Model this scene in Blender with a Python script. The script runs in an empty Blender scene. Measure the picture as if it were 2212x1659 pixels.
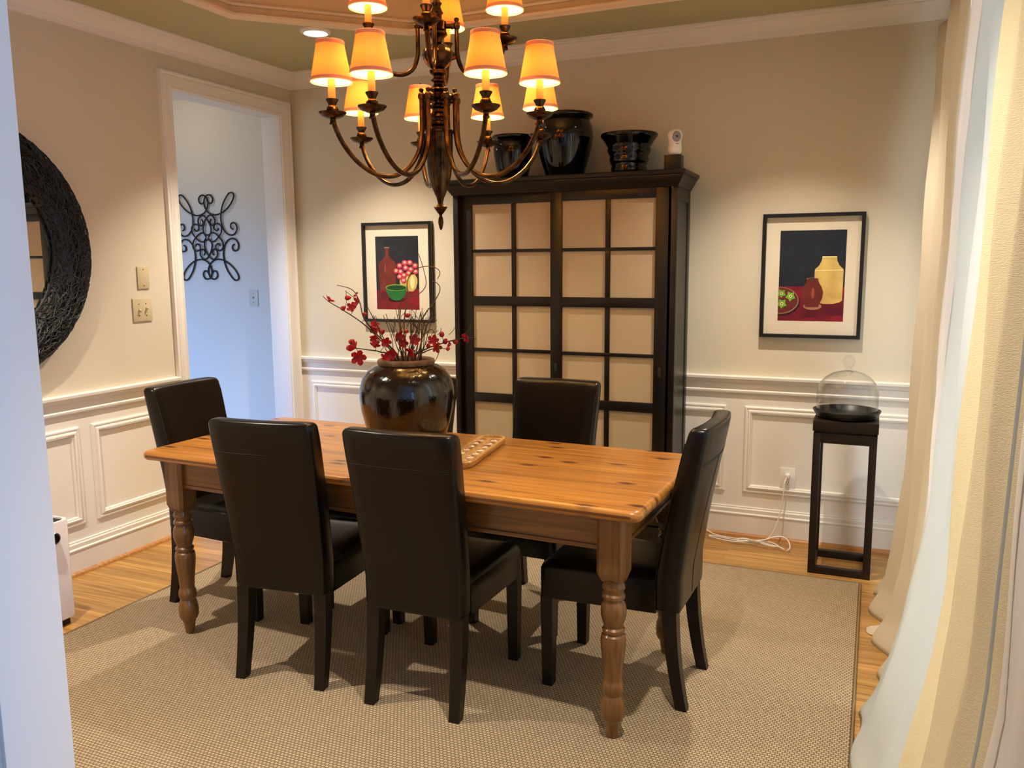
import bpy, bmesh, math, random
from mathutils import Vector, Matrix
random.seed(7)
S = bpy.context.scene
COL = S.collection
PI = math.pi

def lin(r, g, b):
    f = lambda c: (c/255/12.92) if c/255 <= .04045 else ((c/255+.055)/1.055)**2.4
    return (f(r), f(g), f(b), 1)

# ------------------------------------------------------------------ camera
YAW, PITCH, ROLL, FPX = math.radians(23.4685), math.radians(-8.2462), math.radians(-.4368), 1804.876
CAM = Vector((3.4897, -4.5209, 1.4787))
fw = Vector((-math.sin(YAW)*math.cos(PITCH), math.cos(YAW)*math.cos(PITCH), math.sin(PITCH)))
rt = Vector((math.cos(YAW), math.sin(YAW), 0)); up = rt.cross(fw)
r2 = rt*math.cos(ROLL)+up*math.sin(ROLL); u2 = -rt*math.sin(ROLL)+up*math.cos(ROLL)
cd = bpy.data.cameras.new('camera'); cam = bpy.data.objects.new('camera', cd); COL.objects.link(cam)
cd.sensor_width = 36; cd.lens = 36*FPX/2212; cd.clip_start = .05
m = Matrix.Identity(4)
for i in range(3):
    m[i][0], m[i][1], m[i][2], m[i][3] = r2[i], u2[i], -fw[i], CAM[i]
cam.matrix_world = m
S.camera = cam

# ------------------------------------------------------------------ world, exposure
S.view_settings.view_transform = 'Standard'
try: S.view_settings.look = 'None'
except Exception: pass
S.view_settings.exposure = 0.65
S.view_settings.gamma = 1.0
S.view_settings.use_curve_mapping = False
W = bpy.data.worlds.new('world'); S.world = W; W.use_nodes = True
bg = W.node_tree.nodes['Background']; bg.inputs[0].default_value = (.72, .85, 1, 1); bg.inputs[1].default_value = 1.3

# ------------------------------------------------------------------ daylight through the openings and ceiling lamps
def lamp(name, kind, loc, energy, color, rot=(0, 0, 0), parent=None, **kw):
    d = bpy.data.lights.new(name, kind); d.energy = energy; d.color = color
    for k, v in kw.items(): setattr(d, k, v)
    o = bpy.data.objects.new(name, d); COL.objects.link(o); o.location = loc; o.rotation_euler = rot
    if parent: o.parent = parent
    return o
DAY = (.20, .45, 1.0)
lamp('foyer_daylight', 'AREA', (5.97, -5.3, 1.25), 42, DAY, (0, PI/2, 0), shape='RECTANGLE', size=2.2, size_y=1.8)
lamp('hall_ceiling_lamp', 'POINT', (-1.1, -.35, 2.5), 2.9, (1, .78, .52), shadow_soft_size=.08)
lamp('hall_daylight', 'AREA', (-1.5, -2.9, 1.5), 25, (.18, .43, 1.0), (PI/2-math.radians(32), 0, 0), spread=math.radians(85), shape='RECTANGLE', size=1.6, size_y=.9)
lamp('window_daylight', 'AREA', (4.02, -1.75, 1.3), 46, (.76, .87, 1.0), (0, PI/2, 0), shape='RECTANGLE', size=2.0, size_y=2.3)
WARM = (1.0, .90, .77)
CANS = [(.78, -.78), (3.09, -.78), (.78, -2.82), (3.09, -2.82)]
for i, (x, y) in enumerate(CANS):
    lamp('ceiling_can_lamp', 'SPOT', (x, y, 2.64), (114, 86, 118, 105)[i], WARM, (0, 0, 0), spot_size=math.radians((104, 97, 104, 88)[i]), spot_blend=.75, shadow_soft_size=.022)

# ------------------------------------------------------------------ materials
def mat(name, col, rough=.5, metal=0, bump=None, coat=0, var=None, spec=.5, sheen=0, trans=0, emit=None, tcol=None):
    M = bpy.data.materials.new(name); M.use_nodes = True
    nt = M.node_tree; N = nt.nodes; L = nt.links; b = N['Principled BSDF']
    b.inputs['Base Color'].default_value = col
    b.inputs['Roughness'].default_value = rough; b.inputs['Metallic'].default_value = metal
    b.inputs['Specular IOR Level'].default_value = spec
    b.inputs['Coat Weight'].default_value = coat; b.inputs['Coat Roughness'].default_value = .08
    tc = N.new('ShaderNodeTexCoord')
    if var:   # (second colour, scale, detail)
        nz = N.new('ShaderNodeTexNoise'); nz.inputs['Scale'].default_value = var[1]; nz.inputs['Detail'].default_value = 5
        mx = N.new('ShaderNodeMixRGB'); mx.inputs[1].default_value = col; mx.inputs[2].default_value = var[0]
        rp = N.new('ShaderNodeValToRGB'); rp.color_ramp.elements[0].position = .38; rp.color_ramp.elements[1].position = .65
        L.new(tc.outputs['Object'], nz.inputs[0]); L.new(nz.outputs[0], rp.inputs[0]); L.new(rp.outputs[0], mx.inputs[0]); L.new(mx.outputs[0], b.inputs['Base Color'])
    if bump:  # (scale vec, strength, distance)
        mp = N.new('ShaderNodeMapping'); mp.inputs['Scale'].default_value = bump[0]
        nz = N.new('ShaderNodeTexNoise'); nz.inputs['Scale'].default_value = 1; nz.inputs['Detail'].default_value = 4
        bp = N.new('ShaderNodeBump'); bp.inputs['Strength'].default_value = bump[1]; bp.inputs['Distance'].default_value = bump[2]
        L.new(tc.outputs['Object'], mp.inputs[0]); L.new(mp.outputs[0], nz.inputs[0]); L.new(nz.outputs[0], bp.inputs['Height']); L.new(bp.outputs[0], b.inputs['Normal'])
    if trans:
        tr = N.new('ShaderNodeBsdfTranslucent'); tr.inputs[0].default_value = tcol or col
        mx = N.new('ShaderNodeMixShader'); mx.inputs[0].default_value = trans
        L.new(b.outputs[0], mx.inputs[1]); L.new(tr.outputs[0], mx.inputs[2]); L.new(mx.outputs[0], N['Material Output'].inputs[0])
    if emit:
        b.inputs['Emission Color'].default_value = emit[0]; b.inputs['Emission Strength'].default_value = emit[1]
    return M

def wood(name, c1, c2, axis, rough=.4, scale=1.0, coat=0, knots=None, planks=None, brick=None):
    """grain runs along axis; optional knots (colour) and plank seams (width)"""
    M = bpy.data.materials.new(name); M.use_nodes = True
    nt = M.node_tree; N = nt.nodes; L = nt.links; b = N['Principled BSDF']
    b.inputs['Roughness'].default_value = rough; b.inputs['Coat Weight'].default_value = coat; b.inputs['Coat Roughness'].default_value = .12
    tc = N.new('ShaderNodeTexCoord'); mp = N.new('ShaderNodeMapping')
    s = [42*scale]*3; s[axis] = 1.6*scale; mp.inputs['Scale'].default_value = s
    L.new(tc.outputs['Object'], mp.inputs[0])
    src = mp.outputs[0]
    pick = None
    if brick:
        bt = N.new('ShaderNodeTexBrick'); bt.inputs['Scale'].default_value = 1
        bt.inputs['Brick Width'].default_value = brick[0]; bt.inputs['Row Height'].default_value = brick[1]
        bt.inputs['Mortar Size'].default_value = .0012; bt.inputs['Mortar Smooth'].default_value = .4
        bt.inputs['Color1'].default_value = (0, 0, 0, 1); bt.inputs['Color2'].default_value = (1, 1, 1, 1); bt.inputs['Mortar'].default_value = (.5, .5, .5, 1)
        bt.offset = .37; bt.offset_frequency = 2
        L.new(tc.outputs['Object'], bt.inputs[0])
        ad = N.new('ShaderNodeVectorMath'); ad.operation = 'MULTIPLY_ADD'; ad.inputs[1].default_value = (9, 9, 9)
        L.new(bt.outputs['Color'], ad.inputs[0]); L.new(mp.outputs[0], ad.inputs[2]); src = ad.outputs[0]
    nz = N.new('ShaderNodeTexNoise'); nz.inputs['Scale'].default_value = 1.6; nz.inputs['Detail'].default_value = 7; nz.inputs['Distortion'].default_value = .7
    L.new(src, nz.inputs[0])
    rp = N.new('ShaderNodeValToRGB'); rp.color_ramp.elements[0].position = .33; rp.color_ramp.elements[1].position = .68
    rp.color_ramp.elements[0].color = c1; rp.color_ramp.elements[1].color = c2
    L.new(nz.outputs[0], rp.inputs[0]); out = rp.outputs[0]
    if brick:
        hs = N.new('ShaderNodeHueSaturation'); mr = N.new('ShaderNodeMapRange'); mr.inputs[3].default_value = .8; mr.inputs[4].default_value = 1.12
        L.new(bt.outputs['Color'], mr.inputs[0]); L.new(mr.outputs[0], hs.inputs['Value']); L.new(out, hs.inputs['Color'])
        mx = N.new('ShaderNodeMixRGB'); mx.inputs[2].default_value = (c1[0]*.45, c1[1]*.4, c1[2]*.35, 1)
        L.new(bt.outputs['Fac'], mx.inputs[0]); L.new(hs.outputs[0], mx.inputs[1]); out = mx.outputs[0]
    if knots:
        mk = N.new('ShaderNodeMapping'); ks = [8.5]*3; ks[axis] = 3.4; ks[2] = 2; mk.inputs['Scale'].default_value = ks
        L.new(tc.outputs['Object'], mk.inputs[0])
        vo = N.new('ShaderNodeTexVoronoi'); vo.voronoi_dimensions = '2D'; vo.inputs['Scale'].default_value = 1; vo.inputs['Randomness'].default_value = 1
        L.new(mk.outputs[0], vo.inputs[0])
        kr = N.new('ShaderNodeValToRGB'); kr.color_ramp.elements[0].position = .05; kr.color_ramp.elements[1].position = .15
        kr.color_ramp.elements[0].color = (1, 1, 1, 1); kr.color_ramp.elements[1].color = (0, 0, 0, 1)
        L.new(vo.outputs['Distance'], kr.inputs[0])
        sx = N.new('ShaderNodeSeparateColor'); L.new(vo.outputs['Color'], sx.inputs[0])
        gt = N.new('ShaderNodeMath'); gt.operation = 'GREATER_THAN'; gt.inputs[1].default_value = .3; L.new(sx.outputs[0], gt.inputs[0])
        mu = N.new('ShaderNodeMath'); mu.operation = 'MULTIPLY'; L.new(kr.outputs[0], mu.inputs[0]); L.new(gt.outputs[0], mu.inputs[1])
        mx = N.new('ShaderNodeMixRGB'); mx.inputs[2].default_value = knots; L.new(mu.outputs[0], mx.inputs[0]); L.new(out, mx.inputs[1]); out = mx.outputs[0]
    if planks:
        sp = N.new('ShaderNodeSeparateXYZ'); L.new(tc.outputs['Object'], sp.inputs[0])
        dv = N.new('ShaderNodeMath'); dv.operation = 'DIVIDE'; dv.inputs[1].default_value = planks; L.new(sp.outputs[1], dv.inputs[0])
        fr = N.new('ShaderNodeMath'); fr.operation = 'FRACT'; L.new(dv.outputs[0], fr.inputs[0])
        lt = N.new('ShaderNodeMath'); lt.operation = 'LESS_THAN'; lt.inputs[1].default_value = .014; L.new(fr.outputs[0], lt.inputs[0])
        mx = N.new('ShaderNodeMixRGB'); mx.inputs[2].default_value = (c1[0]*.5, c1[1]*.45, c1[2]*.4, 1); L.new(lt.outputs[0], mx.inputs[0]); L.new(out, mx.inputs[1]); out = mx.outputs[0]
    L.new(out, b.inputs['Base Color'])
    return M

def paint_split(name, hi, lo, zs):
    """wall paint above height zs, white wainscot paint below"""
    M = mat(name, hi, .75, bump=((260, 260, 260), .04, .001), spec=.25)
    nt = M.node_tree; N = nt.nodes; L = nt.links; b = N['Principled BSDF']
    g = N.new('ShaderNodeNewGeometry'); s = N.new('ShaderNodeSeparateXYZ'); L.new(g.outputs['Position'], s.inputs[0])
    c = N.new('ShaderNodeMath'); c.operation = 'GREATER_THAN'; c.inputs[1].default_value = zs; L.new(s.outputs[2], c.inputs[0])
    mx = N.new('ShaderNodeMixRGB'); mx.inputs[1].default_value = lo; mx.inputs[2].default_value = hi
    L.new(c.outputs[0], mx.inputs[0]); L.new(mx.outputs[0], b.inputs['Base Color'])
    return M

def glass(name, tint=(.95, .97, .97, 1), f=1.0):
    M = bpy.data.materials.new(name); M.use_nodes = True
    nt = M.node_tree; N = nt.nodes; L = nt.links; N.remove(N['Principled BSDF'])
    t = N.new('ShaderNodeBsdfTransparent'); t.inputs[0].default_value = tint
    g = N.new('ShaderNodeBsdfGlossy'); g.inputs['Roughness'].default_value = .02
    lw = N.new('ShaderNodeLayerWeight'); lw.inputs[0].default_value = .5
    pw = N.new('ShaderNodeMath'); pw.operation = 'POWER'; pw.inputs[1].default_value = 4; L.new(lw.outputs['Facing'], pw.inputs[0])
    mu = N.new('ShaderNodeMath'); mu.operation = 'MULTIPLY_ADD'; mu.inputs[1].default_value = .7*f; mu.inputs[2].default_value = .035*f; L.new(pw.outputs[0], mu.inputs[0])
    mx = N.new('ShaderNodeMixShader'); L.new(mu.outputs[0], mx.inputs[0]); L.new(t.outputs[0], mx.inputs[1]); L.new(g.outputs[0], mx.inputs[2])
    L.new(mx.outputs[0], N['Material Output'].inputs[0])
    return M

def weave(name, light, dark):
    M = mat(name, light, .9, spec=.15)
    nt = M.node_tree; N = nt.nodes; L = nt.links; b = N['Principled BSDF']
    tc = N.new('ShaderNodeTexCoord')
    bt = N.new('ShaderNodeTexBrick'); bt.inputs['Scale'].default_value = 1
    bt.inputs['Brick Width'].default_value = .0135; bt.inputs['Row Height'].default_value = .0115
    bt.inputs['Mortar Size'].default_value = .0024; bt.inputs['Mortar Smooth'].default_value = .9; bt.offset = .5
    nz = N.new('ShaderNodeTexNoise'); nz.inputs['Scale'].default_value = 55; nz.inputs['Detail'].default_value = 2
    rp = N.new('ShaderNodeValToRGB'); rp.color_ramp.elements[0].position = .3; rp.color_ramp.elements[1].position = .7
    rp.color_ramp.elements[0].color = tuple(c*.82 for c in light[:3])+(1,); rp.color_ramp.elements[1].color = light
    L.new(tc.outputs['Object'], bt.inputs[0]); L.new(tc.outputs['Object'], nz.inputs[0]); L.new(nz.outputs[0], rp.inputs[0])
    L.new(rp.outputs[0], bt.inputs['Color1']); L.new(rp.outputs[0], bt.inputs['Color2']); bt.inputs['Mortar'].default_value = dark
    L.new(bt.outputs['Color'], b.inputs['Base Color'])
    bp = N.new('ShaderNodeBump'); bp.invert = True; bp.inputs['Strength'].default_value = .6; bp.inputs['Distance'].default_value = .003
    L.new(bt.outputs['Fac'], bp.inputs['Height']); L.new(bp.outputs[0], b.inputs['Normal'])
    return M

PAINT = lin(217, 207, 184); WHITE = lin(236, 230, 219)
M = dict(
    wall=paint_split('wall_paint', PAINT, WHITE, .80),
    hall=mat('hall_paint', lin(216, 212, 205), .8, spec=.2),
    white=mat('white_trim_paint', WHITE, .42, spec=.4),
    jamb=mat('jamb_white_paint', lin(232, 232, 232), .45, spec=.4),
    soffit=mat('sage_ceiling_paint', lin(190, 184, 146), .85, spec=.2),
    tray=mat('tray_paint', lin(224, 200, 160), .85, spec=.2),
    ceil=mat('white_ceiling_paint', lin(225, 225, 225), .85, spec=.2),
    floor=wood('oak_floor', lin(156, 110, 50), lin(200, 154, 84), 0, .34, .8, brick=(.95, .058)),
    shoe=wood('oak_shoe', lin(170, 112, 60), lin(200, 145, 85), 0, .4),
    rug=weave('rug_weave', lin(196, 174, 142), lin(112, 92, 66)),
    bind=mat('rug_binding', lin(140, 116, 84), .9, bump=((300, 300, 300), .5, .002), spec=.1),
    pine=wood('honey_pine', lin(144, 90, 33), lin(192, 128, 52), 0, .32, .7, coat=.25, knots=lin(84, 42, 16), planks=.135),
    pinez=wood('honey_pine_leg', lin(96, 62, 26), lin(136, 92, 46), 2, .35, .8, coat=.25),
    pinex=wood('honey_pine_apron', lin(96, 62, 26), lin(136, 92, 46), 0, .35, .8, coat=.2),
    leather=mat('brown_leather', lin(16, 9, 5), .3, bump=((140, 140, 140), .12, .002), spec=.3),
    seam=mat('leather_stitching', lin(6, 4, 3), .6),
    espresso=mat('espresso_wood_leg', lin(19, 11, 7), .38, spec=.35),
    black=mat('black_brown_wood', lin(15, 10, 8), .36, bump=((8, 8, 120), .05, .001), spec=.4, var=(lin(21, 13, 9), 6)),
    fabric=mat('cream_panel_fabric', lin(182, 162, 130), .6, coat=.55, bump=((900, 900, 900), .05, .0005)),
    blackglaze=mat('black_glaze', lin(9, 8, 9), .07, coat=.0),
    jar=mat('brown_black_glaze', lin(20, 13, 10), .12, coat=.5, bump=((85, 85, 60), .35, .004), var=(lin(32, 19, 9), 7)),
    clay=mat('bare_clay_rim', lin(150, 112, 78), .75, bump=((90, 90, 90), .3, .002), var=(lin(92, 64, 44), 18)),
    twig=mat('twig_bark', lin(112, 84, 58), .8), twigd=mat('dark_twig_bark', lin(74, 52, 40), .8),
    red=mat('red_petal', lin(206, 28, 40), .55, var=(lin(150, 14, 26), 60), trans=.15), redd=mat('dark_red_bud', lin(176, 22, 34), .5),
    frame=mat('black_frame', lin(20, 19, 19), .35), matb=mat('cream_mat_board', lin(228, 216, 192), .85, spec=.1),
    pane=glass('picture_glass', (1, 1, 1, 1), .3), dome=glass('dome_glass', (.985, .99, .99, 1), 1.25),
    bronze=mat('antique_bronze', lin(88, 66, 45), .27, 1.0, var=(lin(46, 32, 22), 26), bump=((60, 60, 60), .1, .002)),
    candle=mat('ivory_candle_sleeve', lin(244, 206, 132), .55, trans=.3), 
    shade=mat('lamp_shade_cloth', lin(252, 216, 124), .8, trans=.058, tcol=lin(252, 112, 30), spec=.05),
    braid=mat('pink_shade_braid', lin(232, 178, 148), .8, trans=.12, spec=.05),
    bulb=mat('lit_bulb', (1, .8, .5, 1), .5, emit=((1, .68, .3, 1), 6)),
    canlit=mat('lit_can_lens', (1, 1, 1, 1), .5, emit=((.86, .93, 1, 1), 9)),
    iron=mat('wrought_iron', lin(30, 33, 38), .5, .3), almond=mat('almond_plastic', lin(206, 190, 150), .4), almondg=mat('grey_almond_plastic', lin(196, 196, 186), .4),
    hole=mat('dark_slot', lin(20, 18, 16), .6), plastic=mat('white_plastic', lin(238, 234, 228), .35), pinkw=mat('pinkish_white_plastic', lin(232, 222, 222), .4),
    wick=mat('black_wicker', lin(14, 12, 11), .5), strand=mat('black_vine_strand', lin(20, 18, 16), .5), mirror=mat('mirror_glass', (.88, .88, .86, 1), .01, 1.0),
    tray_b=mat('black_metal_tray', lin(22, 23, 27), .35), stand=mat('dark_stand_wood', lin(27, 19, 16), .45, var=(lin(38, 26, 20), 9), spec=.35),
    creamf=mat('pale_cream_curtain_fabric', lin(228, 216, 192), .85, bump=((130, 130, 800), .8, .0025), trans=.25, spec=.1),
    cream=mat('cream_curtain_fabric', lin(236, 222, 190), .85, bump=((130, 130, 800), .8, .0025), trans=.38, spec=.1),
    lining=mat('curtain_lining', lin(236, 230, 222), .85, bump=((90, 90, 200), .2, .002), trans=.35, spec=.1),
    sheer=mat('white_sheer', lin(224, 227, 222), .9, bump=((30, 30, 30), .15, .004), trans=.3, spec=.05),
    board=wood('mancala_wood', lin(176, 122, 58), lin(214, 164, 92), 1, .35, 1.4, coat=.2), shell=mat('white_shell', lin(240, 232, 218), .25, coat=.4),
    grey=mat('grey_plastic', lin(150, 152, 160), .3), lens=mat('black_lens', lin(8, 8, 10), .08, coat=.5), steel=mat('brushed_steel', lin(190, 190, 190), .25, 1),
)

# ------------------------------------------------------------------ mesh builder
class MB:
    def __init__(s): s.v = []; s.f = []; s.mi = []
    def add(s, vs, fs, mi=0, T=None):
        o = len(s.v)
        s.v += [tuple((T @ Vector(p)) if T else p) for p in vs]
        s.f += [tuple(o+i for i in f) for f in fs]; s.mi += [mi]*len(fs)
        return s
    def box(s, x0, x1, y0, y1, z0, z1, bev=0, mi=0, T=None, seg=2):
        bm = bmesh.new(); bmesh.ops.create_cube(bm, size=1)
        for v in bm.verts: v.co = Vector(((x0+x1)/2+v.co.x*(x1-x0), (y0+y1)/2+v.co.y*(y1-y0), (z0+z1)/2+v.co.z*(z1-z0)))
        if bev: bmesh.ops.bevel(bm, geom=bm.edges[:], offset=bev, segments=seg, profile=.5, affect='EDGES')
        bm.verts.index_update()
        s.add([v.co.copy() for v in bm.verts], [[v.index for v in f.verts] for f in bm.faces], mi, T); bm.free(); return s
    def lathe(s, prof, c=(0, 0, 0), seg=32, mi=0, mod=None, T=None, cap=True):
        vs = []; fs = []; n = len(prof)
        for j in range(seg):
            a = 2*PI*j/seg
            for r, z in prof:
                rr = r*(mod(a, z) if mod else 1)
                vs.append((c[0]+rr*math.cos(a), c[1]+rr*math.sin(a), c[2]+z))
        for j in range(seg):
            k = (j+1) % seg
            for i in range(n-1): fs.append((j*n+i, k*n+i, k*n+i+1, j*n+i+1))
        if cap:
            if prof[0][0] > 1e-4: fs.append([j*n for j in range(seg)][::-1])
            if prof[-1][0] > 1e-4: fs.append([j*n+n-1 for j in range(seg)])
        return s.add(vs, fs, mi, T)
    def tube(s, pts, r, seg=8, closed=False, mi=0, T=None, sq=None):
        P = [Vector(p) for p in pts]; n = len(P)
        R = r if isinstance(r, (list, tuple)) else [r]*n
        vs = []; fs = []; ref = None
        for i in range(n):
            a = P[(i-1) % n] if (closed or i > 0) else P[i]; b = P[(i+1) % n] if (closed or i < n-1) else P[i]
            t = (b-a); t = t.normalized() if t.length > 1e-9 else Vector((0, 0, 1))
            if ref is None: ref = t.orthogonal().normalized()
            ref = (ref-t*ref.dot(t)); ref = ref.normalized() if ref.length > 1e-6 else t.orthogonal().normalized()
            bi = t.cross(ref)
            for k in range(seg):
                an = 2*PI*(k+.5)/seg
                vs.append(P[i]+(ref*math.cos(an)+bi*math.sin(an))*R[i])
        for i in range(n if closed else n-1):
            j = (i+1) % n
            for k in range(seg):
                l = (k+1) % seg; fs.append((i*seg+k, i*seg+l, j*seg+l, j*seg+k))
        if not closed:
            fs.append(list(range(seg))[::-1]); fs.append([(n-1)*seg+k for k in range(seg)])
        return s.add(vs, fs, mi, T)
    def loft(s, secs, mi=0, caps=True, closed=True, T=None):
        n = len(secs[0]); vs = [p for sc in secs for p in sc]; fs = []
        for i in range(len(secs)-1):
            for k in range(n if closed else n-1):
                l = (k+1) % n; fs.append((i*n+k, i*n+l, (i+1)*n+l, (i+1)*n+k))
        if caps: fs.append(list(range(n))[::-1]); fs.append([(len(secs)-1)*n+k for k in range(n)])
        return s.add(vs, fs, mi, T)
    def sweep(s, path, prof, O, U, V, N, closed=False, mi=0):
        """mitred sweep: path of 2-D points in plane (U,V) at O, profile points (o: offset to the left of travel, h: along N)"""
        O, U, V, N = map(Vector, (O, U, V, N)); n = len(path); P = [Vector(p) for p in path]; secs = []
        for i in range(n):
            d0 = (P[i]-P[i-1]).normalized() if (closed or i > 0) else None
            d1 = (P[(i+1) % n]-P[i]).normalized() if (closed or i < n-1) else None
            d0 = d0 or d1; d1 = d1 or d0
            n0 = Vector((-d0.y, d0.x)); n1 = Vector((-d1.y, d1.x)); b = (n0+n1); b = b/max(1e-6, b.dot(n0))
            secs.append([O+U*(P[i].x+b.x*o)+V*(P[i].y+b.y*o)+N*h for o, h in prof])
        if closed: secs.append(secs[0])
        return s.loft(secs, mi, caps=not closed)
    def prism(s, poly, O, U, V, N, h, mi=0):
        O, U, V, N = map(Vector, (O, U, V, N)); n = len(poly)
        a = [O+U*p[0]+V*p[1] for p in poly]; b = [p+N*h for p in a]
        return s.add(a+b, [list(range(n))[::-1], [n+i for i in range(n)]]+[(i, (i+1) % n, n+(i+1) % n, n+i) for i in range(n)], mi)
    def build(s, name, mats, parent=None, smooth=35, fix=True):
        me = bpy.data.meshes.new(name); me.from_pydata(s.v, [], s.f); me.update()
        if not isinstance(mats, (list, tuple)): mats = [mats]
        for x in mats: me.materials.append(x)
        if len(mats) > 1: me.polygons.foreach_set('material_index', s.mi)
        if fix:
            bm = bmesh.new(); bm.from_mesh(me); bmesh.ops.recalc_face_normals(bm, faces=bm.faces[:]); bm.to_mesh(me); bm.free()
        if smooth:
            me.polygons.foreach_set('use_smooth', [True]*len(me.polygons)); me.set_sharp_from_angle(angle=math.radians(smooth))
        o = bpy.data.objects.new(name, me); COL.objects.link(o)
        if parent: o.parent = parent
        return o

def tag(o, label, cat, group=None, kind=None):
    o['label'] = label; o['category'] = cat
    if group: o['group'] = group
    if kind: o['kind'] = kind
    return o
def struct(o): o['kind'] = 'structure'; return o
def thing(name, loc, label, cat, rz=0, group=None):
    o = bpy.data.objects.new(name, None); COL.objects.link(o); o.empty_display_size = .1
    o.location = loc; o.rotation_euler = (0, 0, rz)
    return tag(o, label, cat, group)
def dup_tree(o, parent=None):
    c = o.copy(); COL.objects.link(c)
    if parent: c.parent = parent
    for ch in list(o.children): dup_tree(ch, c)
    return c
def smooth_path(P, k=6, closed=False):
    P = [Vector(p) for p in P]; n = len(P); out = []
    for i in range(n if closed else n-1):
        g = lambda j: P[j % n] if closed else P[max(0, min(n-1, j))]
        a, b, c, d = g(i-1), g(i), g(i+1), g(i+2)
        for q in range(k):
            t = q/k
            out.append(.5*((2*b)+(c-a)*t+(2*a-5*b+4*c-d)*t*t+(3*b-a-3*c+d)*t**3))
    if not closed: out.append(P[-1])
    return out
X, Y, Z = Vector((1, 0, 0)), Vector((0, 1, 0)), Vector((0, 0, 1))

# ================================================================== SETTING
RX, CZ = 3.87, 2.665       # right wall, ceiling height
b = MB(); b.box(-2.7, 6.2, -7.1, .45, -.1, 0); struct(b.build('floor', M['floor'], smooth=0))
b = MB(); b.box(0, RX+.1, 0, .12, 0, 3.0); struct(b.build('wall_back', M['wall'], smooth=0))
b = MB(); b.box(-.13, 0, -3.6, -1.005, 0, 3.0); b.box(-.13, 0, -.117, .3, 0, 3.0); b.box(-.13, 0, -1.005, -.117, 2.405, 3.0)
struct(b.build('wall_left', M['wall'], smooth=0))
WY0, WY1, WZ0, WZ1 = -2.9, -.55, .25, 2.33
b = MB(); b.box(RX, RX+.12, WY1, 0, 0, 3); b.box(RX, RX+.12, -3.7, WY0, 0, 3); b.box(RX, RX+.12, WY0, WY1, 0, WZ0); b.box(RX, RX+.12, WY0, WY1, WZ1, 3)
struct(b.build('wall_right', M['wall'], smooth=0))
JX = 2.253
b = MB(); b.box(-.13, JX-.015, -3.7, -3.6, 0, 3); b.box(3.80, RX, -3.7, -3.6, 0, 3); b.box(JX-.015, 3.80, -3.7, -3.6, 2.42, 3)
struct(b.build('wall_front', M['wall'], smooth=0))
# cased opening the photograph is taken through
b = MB(); b.box(JX-.015, JX, -3.712, -3.592, 0, 2.42, .002); b.box(3.785, 3.80, -3.712, -3.592, 0, 2.42, .002); b.box(JX, 3.785, -3.712, -3.592, 2.405, 2.42)
struct(b.build('door_2', M['jamb']))
b = MB()
CAS = [(0, 0), (.004, .012), (.012, .014), (.016, .011), (.05, .015), (.056, .02), (.066, .021), (.07, .017), (.08, .024), (.088, .022), (.09, 0)]
b.sweep([(JX-.006, 0), (JX-.006, 2.411), (3.791, 2.411), (3.791, 0)], CAS, (0, -3.6, 0), X, Z, Y)
b.sweep([(JX-.006, 0), (JX-.006, 2.411), (3.791, 2.411), (3.791, 0)], CAS, (0, -3.7, 0), X, Z, -Y)
struct(b.build('trim_1', M['jamb']))
# doorway to the hall in the left wall
b = MB(); b.box(-.14, .004, -.122, -.112, 0, 2.405, .002); b.box(-.14, .004, -1.01, -1.0, 0, 2.405, .002); b.box(-.14, .004, -1.0, -.122, 2.40, 2.41, .002)
struct(b.build('door_1', M['jamb']))
b = MB(); b.sweep([(-.118, 0), (-.118, 2.404), (-1.004, 2.404), (-1.004, 0)], [(-o, h) for o, h in CAS], (0, 0, 0), Y, Z, X)
struct(b.build('trim_2', M['white']))
# ceiling: sage soffit with an octagonal tray
tx0, tx1, ty0, ty1, ch = .567, 3.30, -3.07, -.535, .63
OCT = [(tx0, ty1-ch), (tx0+ch, ty1), (tx1-ch, ty1), (tx1, ty1-ch), (tx1, ty0+ch), (tx1-ch, ty0), (tx0+ch, ty0), (tx0, ty0+ch)]
OUT = [(0, 0), (RX, 0), (RX, -3.6), (0, -3.6)]
v = [(x, y, CZ) for x, y in OCT]+[(x, y, CZ) for x, y in OUT]
f = [(8, 0, 1), (8, 1, 2, 9), (9, 2, 3), (9, 3, 4, 10), (10, 4, 5), (10, 5, 6, 11), (11, 6, 7), (11, 7, 0, 8)]
b = MB(); b.add(v, f); struct(b.build('ceiling', M['soffit'], smooth=0, fix=False))
TZ = 2.95
v = [(x, y, CZ) for x, y in OCT]+[(x, y, TZ) for x, y in OCT]
b = MB(); b.add(v, [(i, (i+1) % 8, 8+(i+1) % 8, 8+i) for i in range(8)]+[tuple(range(8, 16))]); struct(b.build('ceiling_tray', M['tray'], smooth=0, fix=False))
b = MB(); b.sweep(OCT, [(0, 0), (0, -.012), (-.012, -.014), (-.02, -.006), (-.03, -.004), (-.034, 0), (-.034, .012), (0, .012)], (0, 0, CZ), X, Y, Z, closed=True)
b.sweep(OCT, [(0, .05), (-.014, .05), (-.018, .06), (-.01, .07), (0, .074)], (0, 0, CZ), X, Y, Z, closed=True)
struct(b.build('trim_3', mat('tray_trim_paint', lin(232, 214, 186), .5)))
# crown
CR = [(0, 2.575), (.012, 2.575), (.014, 2.588), (.024, 2.593), (.026, 2.602), (.04, 2.612), (.058, 2.63), (.066, 2.645), (.078, 2.648), (.08, 2.656), (.092, 2.658), (.092, CZ), (0, CZ)]
b = MB(); b.sweep([(RX, -3.6), (RX, 0), (0, 0), (0, -3.6)], CR, (0, 0, 0), X, Y, Z); struct(b.build('trim_4', M['white']))
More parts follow.
